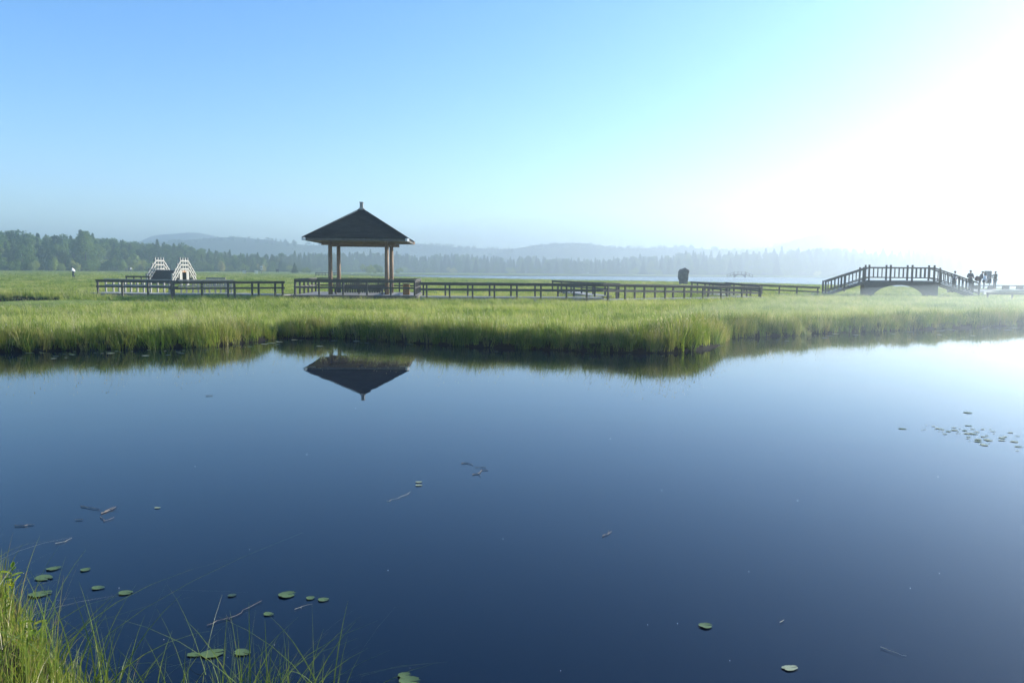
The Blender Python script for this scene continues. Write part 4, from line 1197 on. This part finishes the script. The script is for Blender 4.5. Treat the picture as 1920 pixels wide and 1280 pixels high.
leafy(8, 1110, .38, .3, 7, 'bright green leaf cluster hugging the left edge below the taller sprig')

# ------------------------------------------------------------------ floating pads and debris
def pad_mat(name, c0, c1):
    return noise_mat(name, c0, c1, 25, 0.45, (1, 1, 1), 0.3, 0.3)
M['pad'] = pad_mat('lily_pad_green', (0.055, 0.105, 0.028), (0.12, 0.165, 0.055))
M['pad_dull'] = pad_mat('lily_pad_dull', (0.03, 0.055, 0.03), (0.05, 0.08, 0.04))
M['pad_pale'] = pad_mat('lily_pad_pale', (0.2, 0.23, 0.12), (0.32, 0.35, 0.22))
def pad_mesh(r, curl=.006, notch=.28, asp=.72):
    V, Fc = [(0, 0, .004)], []; n = 26
    for ring, k in ((.5, 0), (1.0, 1)):
        for j in range(n + 1):
            a = notch / 2 + (2 * math.pi - notch) * j / n
            q = ring * (1 + .07 * math.sin(a * 3 + 1) + r.normal(0, .035) - (.16 if k and r.uniform() < .1 else 0))
            V.append((q * math.cos(a), q * asp * math.sin(a), .004 + (curl * 12 * (.5 + .5 * math.sin(a * 2 + r.uniform(0, .5))) if k else .02)))
    for j in range(n): Fc.append((0, 1 + j, 2 + j))
    for j in range(n): Fc.append((1 + j, 2 + n + j, 3 + n + j, 2 + j))
    return V, Fc
pr = np.random.default_rng(9)
PADS = {}
for m_ in ('pad', 'pad_dull', 'pad_pale'):
    PADS[m_] = []
    for k in range(4):
        V, Fc = pad_mesh(pr, curl=.004 + .004 * k, asp=(.62, .8, .7, .9)[k])
        PADS[m_].append(MB().add(V, Fc).mesh('lily_pad', M[m_], True))
def lily(px, py, wpx, label, m_='pad', group=None, rz=None):
    p = on_z(px, py, 0.006)
    s = 0.88 * wpx / 2 / F * (Vector((p.x, p.y, CAM_H)).length)
    o = link('lily_pad', PADS[m_][int(pr.integers(4))], None, p)
    o.scale = (s, s, s * (.5 if py > 1000 else .1)); o.rotation_euler = (0, 0, pr.uniform(-.5, .5) if rz is None else rz)
    return tag(o, label, 'lily pad', group)
for px, py, w_, lb, m_ in (
    (100, 1065, 25, 'notched oval lily pad off the left bank, level with the leafy sprig', 'pad'), (160, 1067, 18, 'small lily pad touched by the tip of a long slanting stalk', 'pad'),
    (82, 1082, 32, 'long flat lily pad among thin stalks at the left bank, below the notched one', 'pad'), (74, 1113, 38, 'broad lily pad behind thin grass stems at the left bank', 'pad'),
    (183, 1101, 24, 'tilted oval lily pad off the left bank, nearer one of a pair', 'pad'), (235, 1110, 26, 'slim oval lily pad off the left bank, right one of a pair', 'pad'),
    (538, 1114, 34, 'ragged oval lily pad above the twig, largest in the mid left group', 'pad'), (582, 1120, 18, 'small crumpled lily pad left of a slim one in the mid left group', 'pad'), (606, 1123, 22, 'slim lily pad at the right end of the mid left group', 'pad'),
    (503, 1150, 22, 'small ragged lily pad just right of the drifting twig', 'pad'), (435, 1115, 17, 'dim sunken lily pad above the drifting twig', 'pad_dull'),
    (363, 1226, 27, 'smaller left lily pad of the three behind the arching rushes', 'pad'), (398, 1224, 42, 'large middle lily pad of the three behind the arching rushes', 'pad'), (454, 1222, 35, 'right lily pad of the three behind the arching rushes', 'pad'),
    (1323, 1172, 27, 'round scalloped lily pad floating alone right of centre near the bottom', 'pad'), (1481, 1251, 32, 'pale slanting oval lily pad alone at the bottom right', 'pad_pale'),
    (758, 1265, 26, 'upper lily pad of the pair at the bottom edge near the centre', 'pad'), (767, 1276, 42, 'lower larger lily pad of the pair at the bottom edge near the centre', 'pad'),
    (785, 903, 14, 'upper of two tiny yellow green pads in open water at mid pond', 'pad_pale'), (785, 909, 15, 'lower of two tiny yellow green pads in open water at mid pond', 'pad_pale'), (295, 951, 13, 'tiny pale leaf pad right of the drifting sticks', 'pad_pale'),
    (1815, 773, 16, 'single thin pad above the pad patch at the right', 'pad'), (1692, 803, 16, 'single thin pad left of the pad patch at the right', 'pad')):
    lily(px, py, w_, lb, m_)
for _ in range(58):
    u = pr.uniform(); px = 1738 + 190 * u + pr.normal(0, 8); py = 802 + 40 * u * pr.uniform(.2, 1.2) + pr.normal(0, 6) * (0.5 + u)
    if pr.uniform() < .3: py = 800 + pr.normal(0, 4) + 10 * u
    lily(px, py, pr.choice((4, 5, 7, 10, 14)), 'small pad in the loose patch of floating pads at the right edge', pr.choice(('pad_pale', 'pad', 'pad_pale')), 'patch of floating pads at the right')
shx, shy = np.array([q[0] for q in FAR_SHORE]), np.array([q[1] for q in FAR_SHORE])
for _ in range(90):
    px = pr.choice((pr.uniform(20, 520), pr.uniform(500, 780), pr.uniform(1340, 1920), pr.uniform(800, 1340)), p=(.45, .15, .3, .1)); py = np.interp(px, shx, shy) + abs(pr.normal(4, 4)) + 2
    lily(px, py, pr.choice((6, 8, 11, 15)), 'thin leaf pad floating at the foot of the far grassy bank', pr.choice(('pad', 'pad_pale', 'pad_dull')), 'leaf pads floating along the far bank')
def stick(pxs, r0, label, mat='twig', name='twig', cat='twig', z=.008, branch=()):
    P = [on_z(x, y, z) for x, y in pxs]
    r0 *= .34
    P = [p for a, b in zip(P[:-1], P[1:]) for p in (a, a.lerp(b, .33), a.lerp(b, .67))] + [P[-1]]
    L_ = (P[-1] - P[0]).length
    P = [p + Vector((random.gauss(0, .022) * L_, random.gauss(0, .03) * L_, random.uniform(-.3, .4) * r0)) for p in P]
    o = MB().tube(P, [r0 * (1 - .6 * i / len(P)) * random.uniform(.7, 1.3) for i in range(len(P))], 6)
    for br in branch: o.tube([on_z(x, y, z + .01 * i) for i, (x, y) in enumerate(br)], [r0 * .6, r0 * .3], 5)
    return tag(o.build(name, M[mat]), label, cat)
stick([(388, 1173), (420, 1160), (432, 1158), (455, 1143), (484, 1127)], .006, 'pale crooked twig with a knot drifting above the bottom left rushes', branch=[[(430, 1158), (434, 1167)], [(428, 1160), (424, 1152)]])
stick([(150, 948), (165, 951), (186, 954)], .012, 'straight brown stick drifting left of the forked one')
stick([(188, 962), (205, 956), (219, 949)], .013, 'forked brown stick drifting in open water at left', branch=[[(205, 955), (222, 952)], [(196, 958), (214, 949)]])
stick([(28, 985), (45, 985), (66, 982)], .012, 'dark stick drifting near the left edge')
stick([(140, 974), (156, 973)], .008, 'short reddish stick below the forked stick')
stick([(188, 967), (195, 976), (205, 973), (214, 969)], .008, 'curled plant stem with green bits below the forked stick')
stick([(1651, 1212), (1672, 1220), (1700, 1229)], .004, 'pale straw lying on the water at the bottom right', 'straw', 'straw', 'straw')
stick([(1129, 1004), (1138, 1001), (1147, 995)], .009, 'small dark branching twig in open water right of centre', branch=[[(1140, 1000), (1141, 993)]])
stick([(865, 868), (876, 867), (887, 871)], .012, 'curved weed strand left in the mid pond cluster')
stick([(890, 875.5), (912, 875.5)], .009, 'thin dark straight twig on top of the mid pond cluster')
stick([(883, 889), (896, 887), (902, 881), (914, 880)], .013, 'bent weed strand lowest in the mid pond cluster', branch=[[(897, 886), (902, 891)]])
stick([(104, 1018), (122, 1014), (134, 1008)], .005, 'pale grass blade floating above the notched pad', 'straw', 'straw', 'straw')
stick([(722, 940), (745, 934), (772, 922)], .004, 'thin pale straw below the two tiny pads at mid pond', 'straw', 'straw', 'straw')
stick([(386, 741.5), (399, 741)], .02, 'short dark stem afloat left of the pavilion reflection')
stick([(1462, 1166), (1470, 1161)], .005, 'short white straw right of the round scalloped pad', 'straw', 'straw', 'straw')
stick([(553, 1141), (566, 1136), (585, 1131)], .003, 'hair thin pale stalk below the ragged pad group', 'straw', 'straw', 'straw')
sp = MB()
for _ in range(26):
    p = on_z(pr.uniform(0, 1920), 700 + 580 * pr.uniform() ** .8, .004); s = pr.uniform(.0008, .002) * (p.y / 5) ** .6; a = pr.uniform(0, 3.1)
    sp.box((p.x, p.y, .004), (s * 2.5, s * 1.4, .003), a)
tag(sp.build('floating_seeds', M['seed']), 'scattered pale seeds floating on the pond', kind='stuff')

# ------------------------------------------------------------------ morning haze
hz = MB().box((0, 1000, 38), (4000, 2200, 80)).build('haze', [])
tag(hz, kind='stuff')
m = bpy.data.materials.new('haze_air'); m.use_nodes = True
N, L = m.node_tree.nodes, m.node_tree.links
N.clear()
pv = N.new('ShaderNodeVolumePrincipled'); out = N.new('ShaderNodeOutputMaterial')
pv.inputs['Color'].default_value = (0.74, 0.83, 0.88, 1)
pv.inputs['Density'].default_value = HAZE_DENSITY
pv.inputs['Anisotropy'].default_value = HAZE_G
L.new(pv.outputs['Volume'], out.inputs['Volume'])
hz.data.materials.append(m)
# the thicker mist that lies over the lake and the low ground beyond it
V, Fc, nr, ns = [], [], 10, 28
for i in range(nr + 1):
    th = math.pi * i / nr
    for j in range(ns):
        a = 2 * math.pi * j / ns
        V.append((math.sin(th) * math.cos(a), math.sin(th) * math.sin(a), math.cos(th)))
# faces outward
for i in range(nr):
    for j in range(ns): Fc.append(((i + 1) * ns + j, (i + 1) * ns + (j + 1) % ns, i * ns + (j + 1) % ns, i * ns + j))
ms = MB().add(V, Fc).build('lake_mist', [])
ms.location = (300, 350, 6); ms.scale = (400, 235, 26)
mm = m.copy(); mm.name = 'mist_air'
mm.node_tree.nodes['Principled Volume'].inputs['Density'].default_value = 0.0016
ms.data.materials.append(mm); tag(ms, 'bright morning mist lying over the far lake', kind='stuff')
# and the thin steam rising from the right half of the pond
ps = link('pond_mist', ms.data.copy(), None, (42, 27, 0.2)); ps.scale = (38, 25.5, 2.3)
pm = mm.copy(); pm.name = 'pond_steam'; pm.node_tree.nodes['Principled Volume'].inputs['Density'].default_value = 0.0085
ps.data.materials.clear(); ps.data.materials.append(pm); tag(ps, 'thin mist hanging over the right side of the pond', kind='stuff')
